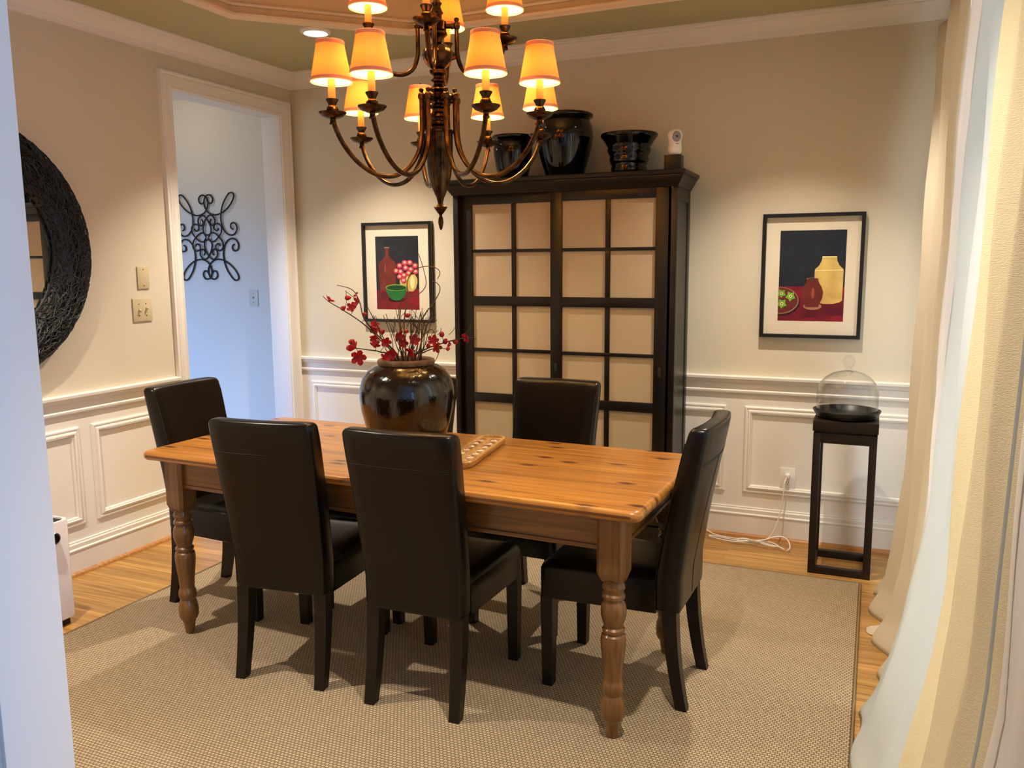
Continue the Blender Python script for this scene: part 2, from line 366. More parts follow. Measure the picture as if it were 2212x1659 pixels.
# chair rail, baseboards, shoe mouldings (offset toward the room)
RAIL = [(0, .782), (.012, .782), (.016, .79), (.016, .798), (.011, .803), (.010, .835), (.022, .842), (.026, .856), (.036, .862), (.037, .874), (.03, .878), (0, .878)]
BASE = [(0, 0), (.016, 0), (.016, .118), (.02, .121), (.02, .126), (.013, .131), (.014, .15), (.009, .156), (.009, .162), (0, .164)]
SHOE = [(.016, 0), (.034, 0), (.033, .009), (.028, .016), (.02, .019), (.016, .019)]
for nm, path in (('left', [(0, -1.095), (0, -3.6)]), ('back', [(RX, 0), (0, 0)]), ('right', [(RX, -3.6), (RX, 0)])):
    for pr, nn, mt in ((RAIL, 'trim_rail_', 'white'), (BASE, 'baseboard_', 'white'), (SHOE, 'trim_shoe_', 'shoe')):
        if nm == 'right' and pr is RAIL: continue
        b = MB(); b.sweep(path, pr, (0, 0, 0), X, Y, Z); struct(b.build(nn+nm, M[mt]))
# picture-frame panel mouldings
PM = [(0, 0), (0, .006), (.006, .011), (.012, .011), (.014, .008), (.02, .009), (.024, .015), (.031, .017), (.034, .012), (.04, .01), (.044, 0)]
def panel(b, a0, a1, z0, z1, O, U, N):
    path = [(a0, z0), (a1, z0), (a1, z1), (a0, z1)]
    b.sweep(path, PM, O, U, Z, N, closed=True)
b = MB()
for x0, x1 in ((.075, .92), (1.0, 1.85), (1.94, 2.785), (2.88, 3.72)): panel(b, x0, x1, .245, .716, (0, 0, 0), X, -Y)
struct(b.build('trim_panel_back', M['white']))
b = MB()
for y0, y1 in ((-1.66, -1.165), (-2.55, -1.73), (-3.45, -2.63)): panel(b, y0, y1, .237, .716, (0, 0, 0), Y, X)
struct(b.build('trim_panel_left', M['white']))
# hall beyond the doorway
b = MB(); b.box(-2.7, .0, .3, .42, 0, 3); struct(b.build('wall_hall_back', M['hall'], smooth=0))
b = MB(); b.box(-2.7, -2.6, -3, .3, 0, 3); struct(b.build('wall_hall_left', M['hall'], smooth=0))
b = MB(); b.box(-2.6, -2.4, -3.1, -3, 0, 3); b.box(-.6, -.13, -3.1, -3, 0, 3); b.box(-2.4, -.6, -3.1, -3, 2.1, 3); b.box(-2.4, -.6, -3.1, -3, 0, .1)
struct(b.build('wall_hall_front', M['hall'], smooth=0))
b = MB(); b.box(-2.6, -.13, -3, .3, CZ, CZ+.1); struct(b.build('ceiling_hall', M['ceil'], smooth=0))
# foyer behind the photographer
b = MB(); b.box(.3, .4, -7, -3.7, 0, 3); struct(b.build('wall_foyer_left', M['hall'], smooth=0))
b = MB(); b.box(6, 6.1, -4.4, -3.7, 0, 3); b.box(6, 6.1, -7, -6.2, 0, 3); b.box(6, 6.1, -6.2, -4.4, 2.4, 3); b.box(6, 6.1, -6.2, -4.4, 0, .1); struct(b.build('wall_foyer_right', M['hall'], smooth=0))
b = MB(); b.box(RX+.12, 6, -3.7, -3.6, 0, 3); struct(b.build('wall_foyer_front', M['hall'], smooth=0))
b = MB(); b.box(.4, 6, -7.1, -7, 0, 3); struct(b.build('wall_foyer_back', M['hall'], smooth=0))
b = MB(); b.box(.3, 6.1, -7, -3.7, 2.9, 3.0); struct(b.build('ceiling_foyer', M['ceil'], smooth=0))
# window in the right wall
b = MB()
b.sweep([(WY0, WZ0), (WY1, WZ0), (WY1, WZ1), (WY0, WZ1)], [(0, -.03), (0, .02), (-.08, .025), (-.09, .0), (-.09, -.03)], (RX, 0, 0), Y, Z, -X, closed=True)
for yy in (WY0+.02, (WY0+WY1)/2-.02, WY1-.06): b.box(RX+.04, RX+.08, yy, yy+.04, WZ0, WZ1)
for zz in (WZ0, 1.27, WZ1-.04): b.box(RX+.04, RX+.08, WY0, WY1, zz, zz+.04)
struct(b.build('window_1', M['white']))
b = MB(); b.box(RX+.058, RX+.062, WY0, WY1, WZ0, WZ1); struct(b.build('window_1_glass', M['pane'], smooth=0))

# recessed lamp
for i, (x, y) in enumerate(CANS):
    t = thing('recessed_light', (x, y, CZ), ('white recessed downlight in the sage ceiling by the hall doorway', 'white recessed downlight in the ceiling above the right framed picture', 'white recessed downlight in the ceiling nearest the round mirror', 'white recessed downlight in the ceiling above the curtains near the opening')[i], 'ceiling light', group='recessed ceiling lights')
    b = MB(); b.lathe([(.055, -.001), (.0555, -.008), (.062, -.014), (.076, -.008), (.08, .0)], seg=40, cap=False); b.build('trim_ring', M['plastic'], t)
    b = MB(); b.lathe([(0, -.004), (.03, -.006), (.055, -.003), (.056, -.001), (0, -.001)], seg=32); b.build('lamp_lens', M['canlit'], t)

# ================================================================== RUG
rz0 = .012
o = MB().box(.566, 3.485, -3.18, -.533, .0, rz0, .002).build('area_rug', M['rug'])
tag(o, 'large tan basket-weave rug under the dining table', 'rug')
b = MB(); b.tube([(.56, -3.186, .007), (3.491, -3.186, .007), (3.491, -.527, .007), (.56, -.527, .007)], .0085, 8, closed=True); b.build('edge_binding', M['bind'], o)

# ================================================================== TABLE
t = thing('dining_table', (1.9201, -1.8267, rz0), 'long honey pine dining table with turned legs on the rug', 'table', math.radians(-2.15))
TT = .7696-rz0; tl, tw = 1.0, .4037
b = MB(); secs = []
def rrect(a, c, r, z, n=6):
    pts = []
    for cx, cy, a0 in ((a-r, c-r, 0), (-a+r, c-r, PI/2), (-a+r, -c+r, PI), (a-r, -c+r, 1.5*PI)):
        for k in range(n+1): pts.append((cx+r*math.cos(a0+PI/2*k/n), cy+r*math.sin(a0+PI/2*k/n), z))
    return pts
for ins, z in ((.016, -.034), (.006, -.033), (.001, -.026), (0, -.018), (.001, -.011), (.004, -.005), (.009, -.0015), (.016, 0)):
    secs.append(rrect(tl-ins, tw-ins, .03, TT+z))
b.loft(secs); b.build('tabletop', M['pine'], t)
LX, LY = .895, .312
for sy in (-1, 1):
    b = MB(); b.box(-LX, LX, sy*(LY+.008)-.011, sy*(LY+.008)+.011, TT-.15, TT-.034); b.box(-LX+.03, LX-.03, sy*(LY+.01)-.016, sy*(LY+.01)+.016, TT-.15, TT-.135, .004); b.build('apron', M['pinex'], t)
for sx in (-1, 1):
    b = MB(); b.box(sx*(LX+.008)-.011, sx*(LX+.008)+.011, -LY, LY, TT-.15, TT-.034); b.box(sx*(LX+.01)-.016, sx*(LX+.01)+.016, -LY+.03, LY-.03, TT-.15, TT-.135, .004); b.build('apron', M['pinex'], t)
H0 = .53-rz0
zt = lambda p: H0*(1-(p-888)/(1578-888))
LEGP = [(0, zt(1578)), (.0165, zt(1576)), (.0185, zt(1560)), (.023, zt(1520)), (.0275, zt(1502)), (.033, zt(1496)), (.037, zt(1480)), (.0385, zt(1450)), (.0365, zt(1420)), (.0315, zt(1395)), (.0295, zt(1388)), (.032, zt(1380)), (.0345, zt(1365)), (.0345, zt(1350)), (.032, zt(1336)), (.0285, zt(1328)), (.0285, zt(1315)), (.031, zt(1270)), (.0355, zt(1220)), (.039, zt(1175)), (.0395, zt(1150)), (.037, zt(1130)), (.031, zt(1122)), (.031, zt(1116)), (.035, zt(1112)), (.035, zt(1102)), (.029, zt(1094)), (.0305, zt(1084)), (.0355, zt(1065)), (.0395, zt(1040)), (.0395, zt(1015)), (.037, zt(995)), (.031, zt(982)), (.031, zt(976)), (.0355, zt(970)), (.036, zt(958)), (.031, zt(950)), (.0305, zt(940)), (.035, zt(930)), (.0355, zt(920)), (.031, zt(908)), (.0305, zt(902)), (.037, zt(896)), (.041, H0-.002)]
for sx, sy in ((-1, -1), (1, -1), (1, 1), (-1, 1)):
    b = MB(); c = (sx*LX, sy*LY)
    b.lathe(LEGP, (c[0], c[1], 0), 28)
    h = .0445; q = .012
    oc = lambda k, z: [(c[0]+x*k, c[1]+y*k, z) for x, y in ((h, h-q), (h-q, h), (-h+q, h), (-h, h-q), (-h, -h+q), (-h+q, -h), (h-q, -h), (h, -h+q))]
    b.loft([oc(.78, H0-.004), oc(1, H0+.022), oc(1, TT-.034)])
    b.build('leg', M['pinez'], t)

# ================================================================== CHAIRS
def chair_sec(z, w, yr, th, bow, ins=0):
    hw = w/2-ins; r = .014; pts = []; n = 8
    f = lambda u: -bow*(1-min(1, (2*u/w)**2))
    y0, y1 = yr+ins*.7, yr+th-ins*.7
    us = [-hw+r*.3]+[-hw+r+(2*hw-2*r)*k/n for k in range(n+1)]+[hw-r*.3]
    pts.append((-hw, y0+r+f(hw), z))
    for u in us: pts.append((u, y0+(r*.3 if abs(u) > hw-r*.5 else 0)+f(u), z))
    pts.append((hw, y0+r+f(hw), z)); pts.append((hw, y1-r+f(hw), z))
    for u in us[::-1]: pts.append((u, y1-(r*.3 if abs(u) > hw-r*.5 else 0)+f(u), z))
    pts.append((-hw, y1-r+f(hw), z))
    return pts
def back_at(z):
    K = [(.345, .030, .355, .085, .0), (.46, .030, .358, .085, .004), (.60, .012, .368, .08, .010), (.75, -.014, .380, .075, .015), (.88, -.038, .391, .07, .019), (.966, -.053, .396, .064, .021)]
    for (a, b_) in zip(K, K[1:]):
        if z <= b_[0]:
            s = (z-a[0])/(b_[0]-a[0]); return [a[i]+(b_[i]-a[i])*s for i in range(1, 5)]
    return list(K[-1][1:])
def make_chair():
    t = thing('dining_chair', (0, 0, rz0), 'x', 'chair', 0, 'brown leather dining chairs around the table')
    dz = -rz0
    b = MB(); secs = []
    zs = [.345, .348, .36, .46, .53, .60, .68, .75, .82, .88, .92, .948, .957, .963, .966]
    for z in zs:
        yr, w, th, bow = back_at(z)
        ins = {.345: .006, .348: .001, .948: .001, .957: .004, .963: .010, .966: .02}.get(z, 0)
        secs.append([(x, y, zz+dz) for x, y, zz in chair_sec(z, w, yr, th, bow, ins)])
    b.loft(secs); bk = b.build('backrest', M['leather'], t, smooth=50)
    b = MB()
    for zz in (.845, .851):
        yr, w, th, bow = back_at(zz)
        b.tube([(u, yr-bow*(1-(2*u/w)**2)-.0001, zz+dz) for u in [(-.455+.91*k/12)*w for k in range(13)]], .0011, 5)
    for du in (-.002, .002):
        b.tube([(du, back_at(zz)[0]-back_at(zz)[3]-.0001, zz+dz) for zz in [.36+.485*k/14 for k in range(15)]], .0009, 5)
    for sx in (-1, 1):
        for back in (0, 1):
            pts = []
            for k in range(13):
                zz = .36+.555*k/12; yr, w, th, bow = back_at(zz); pts.append((sx*(w/2-.007), yr+.003+(th-.006 if back else 0), zz+dz))
            b.tube(pts, .002, 5)
    b.build('seam', M['seam'], bk)
    b = MB(); secs = []
    def seat_sec(z, ins):
        y0, y1 = .108, .515-ins; wb, wf = .178-ins, .2-ins; r = .025; pts = []
        for (cx, cy, a0) in ((wf-r, y1-r, 0), (-wf+r, y1-r, PI/2)):
            for k in range(5): pts.append((cx+r*math.cos(a0+PI/8*k), cy+r*math.sin(a0+PI/8*k), z+dz))
        pts += [(-wb, y0, z+dz), (wb, y0, z+dz)]
        return pts
    for z, ins in ((.335, .004), (.338, 0), (.40, 0), (.438, 0), (.452, .006), (.461, .018), (.468, .05), (.47, .09)): secs.append(seat_sec(z, ins))
    b.loft(secs); b.build('seat', M['leather'], t, smooth=50)
    for sx in (-1, 1):     # front legs: straight taper
        b = MB(); cx, cy = sx*.176, .487
        b.loft([[(cx+x*h, cy+y*h, z) for x, y in ((1, 1), (-1, 1), (-1, -1), (1, -1))] for h, z in ((.018, 0), (.0225, .34+dz))]); b.build('leg', M['espresso'], t)
    for sx in (-1, 1):     # rear legs: sabre curve
        b = MB(); secs = []
        for k in range(9):
            s = k/8; z = s*(.35+dz); h = .018+.006*s; cy = .018+.034*(1-(1-s)**2)+.012*s; cx = sx*(.158-.004*s)
            secs.append([(cx+x*h, cy+y*h, z) for x, y in ((1, 1), (-1, 1), (-1, -1), (1, -1))])
        b.loft(secs); b.build('leg', M['espresso'], t)
    return t
proto = make_chair()
CH = [(1.625, -2.314, 6.5, 'brown leather chair with its back to us, nearest the front left table leg'),
      (2.152, -2.303, 1.5, 'brown leather chair with its back to us, in front of the wooden game board'),
      (2.992, -1.772, 88.6, 'brown leather chair seen from its side at the right end of the table'),
      (2.215, -1.096, 178.6, 'brown leather chair across the table in front of the shutter-style cabinet doors'),
      (.70, -1.73, -90, 'brown leather chair at the left end of the table by the hall doorway'),
      (1.572, -1.215, 180, 'brown leather chair mostly hidden behind the large glazed jar')]
for i, (x, y, a, lab) in enumerate(CH):
    o = proto if i == 0 else dup_tree(proto)
    o.location = (x, y, rz0 if x < 3.4 else 0); o.rotation_euler = (0, 0, math.radians(a)); o['label'] = lab

# ================================================================== CABINET
cx0, cx1, cyf, cyb, cab_top = 1.335, 2.573, -.355, -.04, 1.925
t = thing('armoire', ((cx0+cx1)/2, -.2, 0), 'tall black-brown cabinet with cream-paned sliding doors against the back wall', 'cabinet')
ox, oy = -(cx0+cx1)/2, .2
def cbox(b, x0, x1, y0, y1, z0, z1, bev=0): b.box(x0+ox, x1+ox, y0+oy, y1+oy, z0, z1, bev)
b = MB()
cbox(b, cx1-.03, cx1-.004, cyf+.03, cyb, .08, 1.85); cbox(b, cx1-.03, cx1, cyf, cyf+.055, 0, 1.85, .002); cbox(b, cx1-.03, cx1, cyb-.055, cyb, 0, 1.85, .002); cbox(b, cx1-.03, cx1, cyf+.055, cyb-.055, 1.78, 1.85); cbox(b, cx1-.03, cx1, cyf+.055, cyb-.055, .0, .14)
b.build('side_panel', M['black'], t)
b = MB()
cbox(b, cx0, cx0+.03, cyf, cyb, 0, 1.85, .002); b.build('side_panel', M['black'], t)
b = MB(); cbox(b, cx0+.03, cx1-.03, cyb-.012, cyb, .02, 1.85); b.build('back_panel', M['black'], t)
b = MB(); cbox(b, cx0+.03, cx1-.03, cyf+.03, cyb, .06, .1); b.box(cx0+.03+ox, cx1-.03+ox, cyf+.005+oy, cyf+.03+oy, 0, .1); b.build('plinth', M['black'], t)
b = MB()
P = [(cx0, cyb), (cx0, cyf), (cx1, cyf), (cx1, cyb)]
b.sweep([(x+ox, y+oy) for x, y in P], [(0, 1.845), (-.004, 1.845), (-.008, 1.853), (-.02, 1.872), (-.03, 1.890), (-.034, 1.893), (-.034, 1.900), (-.042, 1.903), (-.045, 1.91), (-.045, 1.92), (-.04, cab_top), (.04, cab_top), (.04, 1.845)], (0, 0, 0), X, Y, Z)
cbox(b, cx0+.02, cx1-.02, cyf+.02, cyb, 1.85, cab_top-.0005); b.build('cornice', M['black'], t)
PZ = [(1.553, 1.795), (1.298, 1.536), (1.010, 1.246), (.758, .992), (.47, .707), (.215, .453)]
def cab_door(x0, x1, px, yf):
    b = MB(); y1 = yf+.024
    def bx(a, c, z0, z1, d=0): cbox(b, a, c, yf+d, y1, z0, z1, .0012)
    bx(x0, px[0][0], .11, 1.847); bx(px[-1][1], x1, .11, 1.847)
    bx(px[0][0], px[-1][1], PZ[0][1], 1.847); bx(px[0][0], px[-1][1], .11, PZ[-1][0])
    for (hi, lo) in zip(PZ, PZ[1:]):
        bx(px[0][0], px[-1][1], lo[1], hi[0], .003 if hi[0]-lo[1] < .03 else 0)
    for z0, z1 in PZ: bx(px[0][1], px[1][0], z0, z1, .004)
    d = b.build('door', M['black'], t)
    b = MB()
    for z0, z1 in PZ:
        for a, c in px: cbox(b, a-.004, c+.004, yf+.012, yf+.018, z0-.004, z1+.004)
    b.build('fabric_panel', M['fabric'], d)
    return d
d = cab_door(1.905, 2.53, [(1.969, 2.205), (2.231, 2.466)], -.352)
for hx in (1.935, 2.497):
    b = MB(); cbox(b, hx-.008, hx+.008, -.3535, -.351, .892, .945, .0008); b.build('handle', M['hole'], d)
d = cab_door(1.367, 1.965, [(1.434, 1.669), (1.694, 1.93)], -.326)
b = MB(); cbox(b, 1.392, 1.408, -.3275, -.325, .887, .94, .0008); b.build('handle', M['hole'], d)

# ================================================================== POTS ON THE CABINET
def pot(name, x, y, prof, label, seg=48):
    b = MB(); b.lathe([(r*.965, z) for r, z in prof], seg=seg); o = b.build(name, M['blackglaze'], smooth=60); o.location = (x, y, cab_top); return tag(o, label, 'pot', 'black glazed pots on the cabinet')
pot('glazed_pot', 1.63, -.2, [(0, 0), (.078, 0), (.084, .01), (.098, .07), (.11, .14), (.112, .175), (.104, .2), (.098, .208), (.104, .216), (.116, .224), (.119, .232), (.114, .238), (.104, .236), (.094, .215), (.1, .17), (.09, .08), (.06, .02), (0, .02)], 'small round black glazed pot, leftmost on top of the cabinet')
pot('glazed_pot', 1.93, -.2, [(0, 0), (.1, 0), (.106, .012), (.128, .08), (.15, .16), (.158, .21), (.154, .26), (.142, .29), (.136, .3), (.14, .305), (.152, .308), (.157, .316), (.156, .326), (.148, .331), (.136, .328), (.128, .3), (.146, .22), (.14, .15), (.1, .03), (0, .025)], 'largest black glazed jar, middle of three on the cabinet')
pot('planter_pot', 2.283, -.2, [(0, 0), (.088, 0), (.092, .008), (.097, .03), (.092, .042), (.1, .06), (.107, .078), (.102, .09), (.111, .108), (.118, .124), (.113, .136), (.122, .15), (.131, .165), (.144, .182), (.152, .192), (.154, .2), (.149, .206), (.138, .2), (.118, .16), (.098, .08), (.08, .02), (0, .02)], 'black flared planter with wavy ribbed sides on the cabinet')
o = MB().box(-.04, .04, -.04, .04, 0, .068, .001).build('wooden_block', M['black']); o.location = (2.55, -.345, cab_top); tag(o, 'small dark wooden block at the right corner of the cabinet top', 'block')
t = thing('security_camera', (2.553, -.345, cab_top+.068), 'white egg-shaped security camera on the dark block', 'camera', math.radians(28))
b = MB(); b.lathe([(0, 0), (.024, 0), (.028, .004), (.0335, .02), (.034, .035), (.031, .055), (.033, .072), (.037, .09), (.035, .106), (.026, .118), (.012, .1235), (0, .124)], seg=36); bd = b.build('body', M['plastic'], t, smooth=60)
TL = Matrix.Translation((0, -.0335, .085)) @ Matrix.Rotation(PI/2, 4, 'X')
b = MB(); b.lathe([(0, .004), (.018, .003), (.021, 0), (.021, -.008), (0, -.008)], seg=28, T=TL @ Matrix.Scale(1.15, 4, (0, 1, 0))); ey = b.build('eye_disc', M['grey'], t)
b = MB(); b.lathe([(.0048, .006), (0, .0065)], seg=20, T=TL, cap=False); b.lathe([(.0048, .006), (.0048, .003)], seg=20, T=TL, cap=False); b.build('lens', M['lens'], ey)
b = MB(); b.tube([(.02*math.cos(a), -.0335-.0015+.006*math.cos(a)**2, .088+.024*math.sin(a)) for a in [PI*2*k/32 for k in range(32)]], .0008, 5, closed=True); b.build('hood_line', M['grey'], t)
b = MB(); b.box(-.004, .01, -.0322, -.0290, .0515, .0535); b.build('logo_mark', M['hole'], t)

# ================================================================== PICTURES
def arc(cx, cy, rx, ry, a0=0, a1=360, n=24): return [(cx+rx*math.cos(math.radians(a0+(a1-a0)*k/n)), cy+ry*math.sin(math.radians(a0+(a1-a0)*k/n))) for k in range(n+1 if a1-a0 < 360 else n)]
def mirror_prof(cx, pr): return [(cx+w, y) for w, y in pr]+[(cx-w, y) for w, y in pr[::-1]]
def picture(name, x0, x1, z0, z1, art, layers, label):
    w, h = x1-x0, z1-z0
    t = thing(name, ((x0+x1)/2, -.002, z0), label, 'picture', 0, 'framed still-life pictures on the back wall')
    b = MB(); b.sweep([(-w/2, 0), (w/2, 0), (w/2, h), (-w/2, h)], [(0, 0), (0, .03), (.003, .033), (.016, .033), (.018, .03), (.018, 0)], (0, 0, 0), X, Z, -Y, closed=True); b.build('frame', M['frame'], t)
    a0, a1, c0, c1 = art[0]-(x0+x1)/2, art[1]-(x0+x1)/2, art[2]-z0, art[3]-z0
    b = MB(); b.box(-w/2+.014, w/2-.014, -.010, -.004, .014, h-.014)
    bmk = b.build('mat_board', M['matb'], t, smooth=0)
    mats = []; b = MB()
    aw, ah = a1-a0, c1-c0
    def clip(poly):
        def cut(p, ins, inter):
            out = []
            for i in range(len(p)):
                c_, n_ = p[i], p[(i+1) % len(p)]
                if ins(c_): out.append(c_)
                if ins(c_) != ins(n_): out.append(inter(c_, n_))
            return out
        for ax in (0, 1):
            for lim, sg in ((0, 1), (1, -1)):
                ins = lambda q: (q[ax]-lim)*sg >= -1e-9
                def inter(p, q):
                    s = (lim-p[ax])/(q[ax]-p[ax]); return (p[0]+(q[0]-p[0])*s, p[1]+(q[1]-p[1])*s)
                poly = cut(poly, ins, inter)
                if not poly: return poly
        return poly
    for i, (poly, mt) in enumerate(layers):
        if mt not in mats: mats.append(mt)
        poly = clip(poly)
        if len(poly) < 3: continue
        yv = -.0104-.00009*i
        pts = [(a0+p[0]*aw, yv, c0+(1-p[1])*ah) for p in poly]
        b.add(pts, [tuple(range(len(pts)))], mats.index(mt))
    o = b.build('painting', mats, t, smooth=0, fix=False)
    b = MB(); b.box(-w/2+.016, w/2-.016, -.0215, -.0205, .016, h-.016); b.build('glass_pane', M['pane'], t, smooth=0)
    return t
def art_mat(n, c, c2=None, sc=12): return mat(n, lin(*c), .55, var=(lin(*c2), sc) if c2 else None, spec=.2)
A = dict(navy=art_mat('art_navy', (40, 42, 50), (32, 34, 40)), red=art_mat('art_red', (140, 26, 40), (110, 22, 34)), dred=art_mat('art_dark_red', (88, 18, 30), (120, 24, 38)), brick=art_mat('art_brick', (122, 50, 38), (96, 36, 30)),
         brickl=art_mat('art_brick_light', (156, 76, 58)), cream=art_mat('art_cream', (222, 196, 110), (200, 160, 90)), creaml=art_mat('art_cream_light', (240, 222, 160)), green=art_mat('art_green', (44, 128, 62), (30, 96, 48)), greend=art_mat('art_green_dark', (24, 70, 36)),
         lime=art_mat('art_lime', (140, 180, 60), (110, 160, 50)), plate=art_mat('art_plate', (104, 44, 38)), shadow=art_mat('art_shadow', (50, 20, 24)), pink=art_mat('art_pink', (196, 60, 84)), pinkl=art_mat('art_pink_light', (240, 190, 150)), lrim=art_mat('art_light_rim', (170, 120, 90)))
FULL = [(0, 0), (1, 0), (1, 1), (0, 1)]
def flower5(cx, cy, r, asp=.715): return [(cx+r*(1 if k % 2 == 0 else .62)*math.cos(PI*k/5+.4), cy+asp*r*(1 if k % 2 == 0 else .62)*math.sin(PI*k/5+.4)) for k in range(10)]
RL = [(FULL, A['navy']), ([(0, .615), (1, .62), (1, 1), (0, 1)], A['red']), ([(.0, .80), (.3, .78), (1, .72), (1, .93), (.4, .97), (0, .99)], A['dred']),
      (arc(.05, .79, .29, .155), A['shadow']), (arc(.03, .775, .29, .15), A['lrim']), (arc(.02, .772, .285, .143), A['plate']),
      (mirror_prof(.76, [(.105, .285), (.11, .30), (.115, .33), (.15, .385), (.21, .425), (.215, .44), (.212, .77), (.17, .79), (.06, .807)]), A['cream']), ([(.65, .287), (.87, .287), (.87, .298), (.65, .298)], A['creaml']), ([(.55, .437), (.97, .43), (.97, .439), (.55, .446)], A['creaml']),
      (arc(.53, .835, .14, .04), A['lrim']), (mirror_prof(.52, [(.09, .53), (.085, .55), (.1, .575), (.14, .62), (.165, .68), (.155, .745), (.11, .82), (.1, .845)]), A['brick']), (arc(.52, .532, .095, .012), A['lrim']), (arc(.52, .534, .08, .008), A['shadow']), (arc(.53, .69, .025, .06), A['brickl'])]
for cx, cy, r in ((.05, .695, .075), (.19, .725, .085), (.06, .81, .085)): RL += [(flower5(cx, cy, r), A['lime']), (arc(cx, cy, r*.28, r*.2), A['creaml']), (arc(cx, cy, r*.12, r*.09), A['shadow'])]
picture('framed_picture', 2.944, 3.428, 1.088, 1.714, (3.03, 3.345, 1.174, 1.63), RL, 'framed painting of cream jar and green blossoms above the glass dome')
LL = [(FULL, A['navy']), ([(0, .74), (.2, .72), (1, .72), (1, 1), (0, 1)], A['red']), ([(0, .74), (.35, .77), (.2, .88), (0, .9)], A['dred']),
      (mirror_prof(.27, [(.07, .15), (.05, .16), (.035, .19), (.035, .25), (.07, .29), (.17, .34), (.21, .38), (.2, .55), (.19, .70), (.17, .73)]), A['brick']), (arc(.22, .43, .012, .06), A['brickl']), (arc(.27, .152, .07, .006), A['lrim']),
      (mirror_prof(.76, [(.15, .52), (.2, .57), (.205, .63), (.17, .71), (.1, .75)]), A['cream']), (arc(.85, .63, .05, .09), A['creaml']),
      (arc(.47, .86, .2, .04), A['shadow']), (mirror_prof(.47, [(.25, .70), (.24, .75), (.19, .81), (.1, .865), (.05, .875)]), A['green']), (arc(.47, .70, .25, .045), A['lime']), (arc(.47, .702, .23, .036), A['greend']), (arc(.5, .78, .06, .02), A['green'])]
for cx, cy in ((.56, .4), (.68, .36), (.8, .36), (.92, .4), (.48, .47), (.58, .48), (.7, .43), (.82, .45), (.93, .48), (.66, .53), (.77, .5), (.56, .55), (.65, .6)): LL += [(arc(cx, cy, .068, .037, n=10), A['pink']), (arc(cx, cy-.004, .034, .018, n=8), A['pinkl'])]
picture('framed_picture', .522, 1.014, 1.119, 1.732, (.61, .916, 1.197, 1.647), LL, 'framed painting of green bowl and pink flowers behind the red branches')

# ================================================================== STAND, TRAY, DOME
sx0, sx1, sy0, sy1 = 3.255, 3.53, -.445, -.165
t = thing('plant_stand', ((sx0+sx1)/2, (sy0+sy1)/2, 0), 'tall narrow open dark wood stand below the right picture', 'stand')
w2 = (sx1-sx0)/2; d2 = (sy1-sy0)/2; q = .032
b = MB(); b.box(-w2-.004, w2+.004, -d2-.004, d2+.004, .692, .742, .002); b.build('top', M['stand'], t)
b = MB(); b.box(-w2+.01, w2-.01, -d2+.01, d2-.01, .682, .693); b.build('neck', M['stand'], t)
for z0, z1 in ((.636, .684), (0, .035)):
    for sy in (-1, 1): b = MB(); b.box(-w2, w2, sy*(d2-q/2)-q/2, sy*(d2-q/2)+q/2, z0, z1, .0015); b.build('rail', M['stand'], t)
    for sx in (-1, 1): b = MB(); b.box(sx*(w2-q/2)-q/2, sx*(w2-q/2)+q/2, -d2+q, d2-q, z0, z1); b.build('rail', M['stand'], t)
for sx in (-1, 1):
    for sy in (-1, 1):
        b = MB(); b.box(sx*(w2-q/2)-q/2-.0004, sx*(w2-q/2)+q/2+.0004, sy*(d2-q/2)-q/2-.0004, sy*(d2-q/2)+q/2+.0004, 0, .684, .0015); b.build('leg', M['stand'], t)
SC = ((sx0+sx1)/2-.002, (sy0+sy1)/2, .742)
b = MB(); b.lathe([(0, 0), (.125, 0), (.133, .004), (.15, .03), (.152, .036), (.15, .037), (.146, .034), (.13, .009), (0, .007)], seg=56); o = b.build('round_tray', M['tray_b'], smooth=50); o.location = SC; tag(o, 'round black rimmed tray on top of the dark stand', 'tray')
t = thing('glass_cloche', (SC[0], SC[1], SC[2]+.008), 'clear glass dome with ball knob sitting in the black tray', 'glass dome')
op = [(.137, .0), (.138, .004), (.138, .105), (.134, .13), (.122, .158), (.1, .184), (.07, .203), (.035, .213), (.012, .216)]
ip = [(r-.003, z) for r, z in op[:5]]+[(r-.002, z-.003) for r, z in op[5:]]
b = MB(); b.lathe(op+[(.010, .213)]+ip[::-1][1:]+[(.137, 0)], seg=64, cap=False); b.build('dome', M['dome'], t, smooth=60)
b = MB(); b.lathe([(.012, .214), (.016, .218), (.012, .224), (.011, .228), (.018, .233), (.026, .245), (.0285, .257), (.026, .27), (.018, .281), (.008, .286), (0, .2865)], seg=32); b.build('knob', M['dome'], t, smooth=60)

# ================================================================== WALL PLATES
def plate_obj(name, loc, rz, w, h, m_, label, cat):
    t = thing(name, loc, label, cat, rz)
    b = MB(); b.box(-w/2, w/2, -.006, 0, -h/2, h/2, .002); b.build('cover_plate', m_, t)
    return t
def screws(t, pts):
    for x, z in pts:
        b = MB(); b.lathe([(.0028, 0), (.0028, .0012), (0, .0015)], seg=10, T=Matrix.Translation((x, -.006, z)) @ Matrix.Rotation(PI/2, 4, 'X')); b.build('screw', M['hole'], t)
def toggle(t, x, upw, m_):
    b = MB(); b.box(x-.005, x+.005, -.0068, -.005, -.013, .013); b.build('toggle_slot', m_, t)
    b = MB(); T = Matrix.Translation((x, -.006, 0)) @ Matrix.Rotation(math.radians(28*upw), 4, 'X'); b.box(-.004, .004, -.016, 0, -.005, .005, .001, T=T); b.build('toggle', m_, t)
LR = PI/2   # plates on the left wall face +x
t = plate_obj('blank_wall_plate', (.001, -1.278, 1.418), LR, .074, .114, M['almond'], 'blank almond wall plate above the double light switch', 'wall plate'); screws(t, [(0, .042), (0, -.042)])
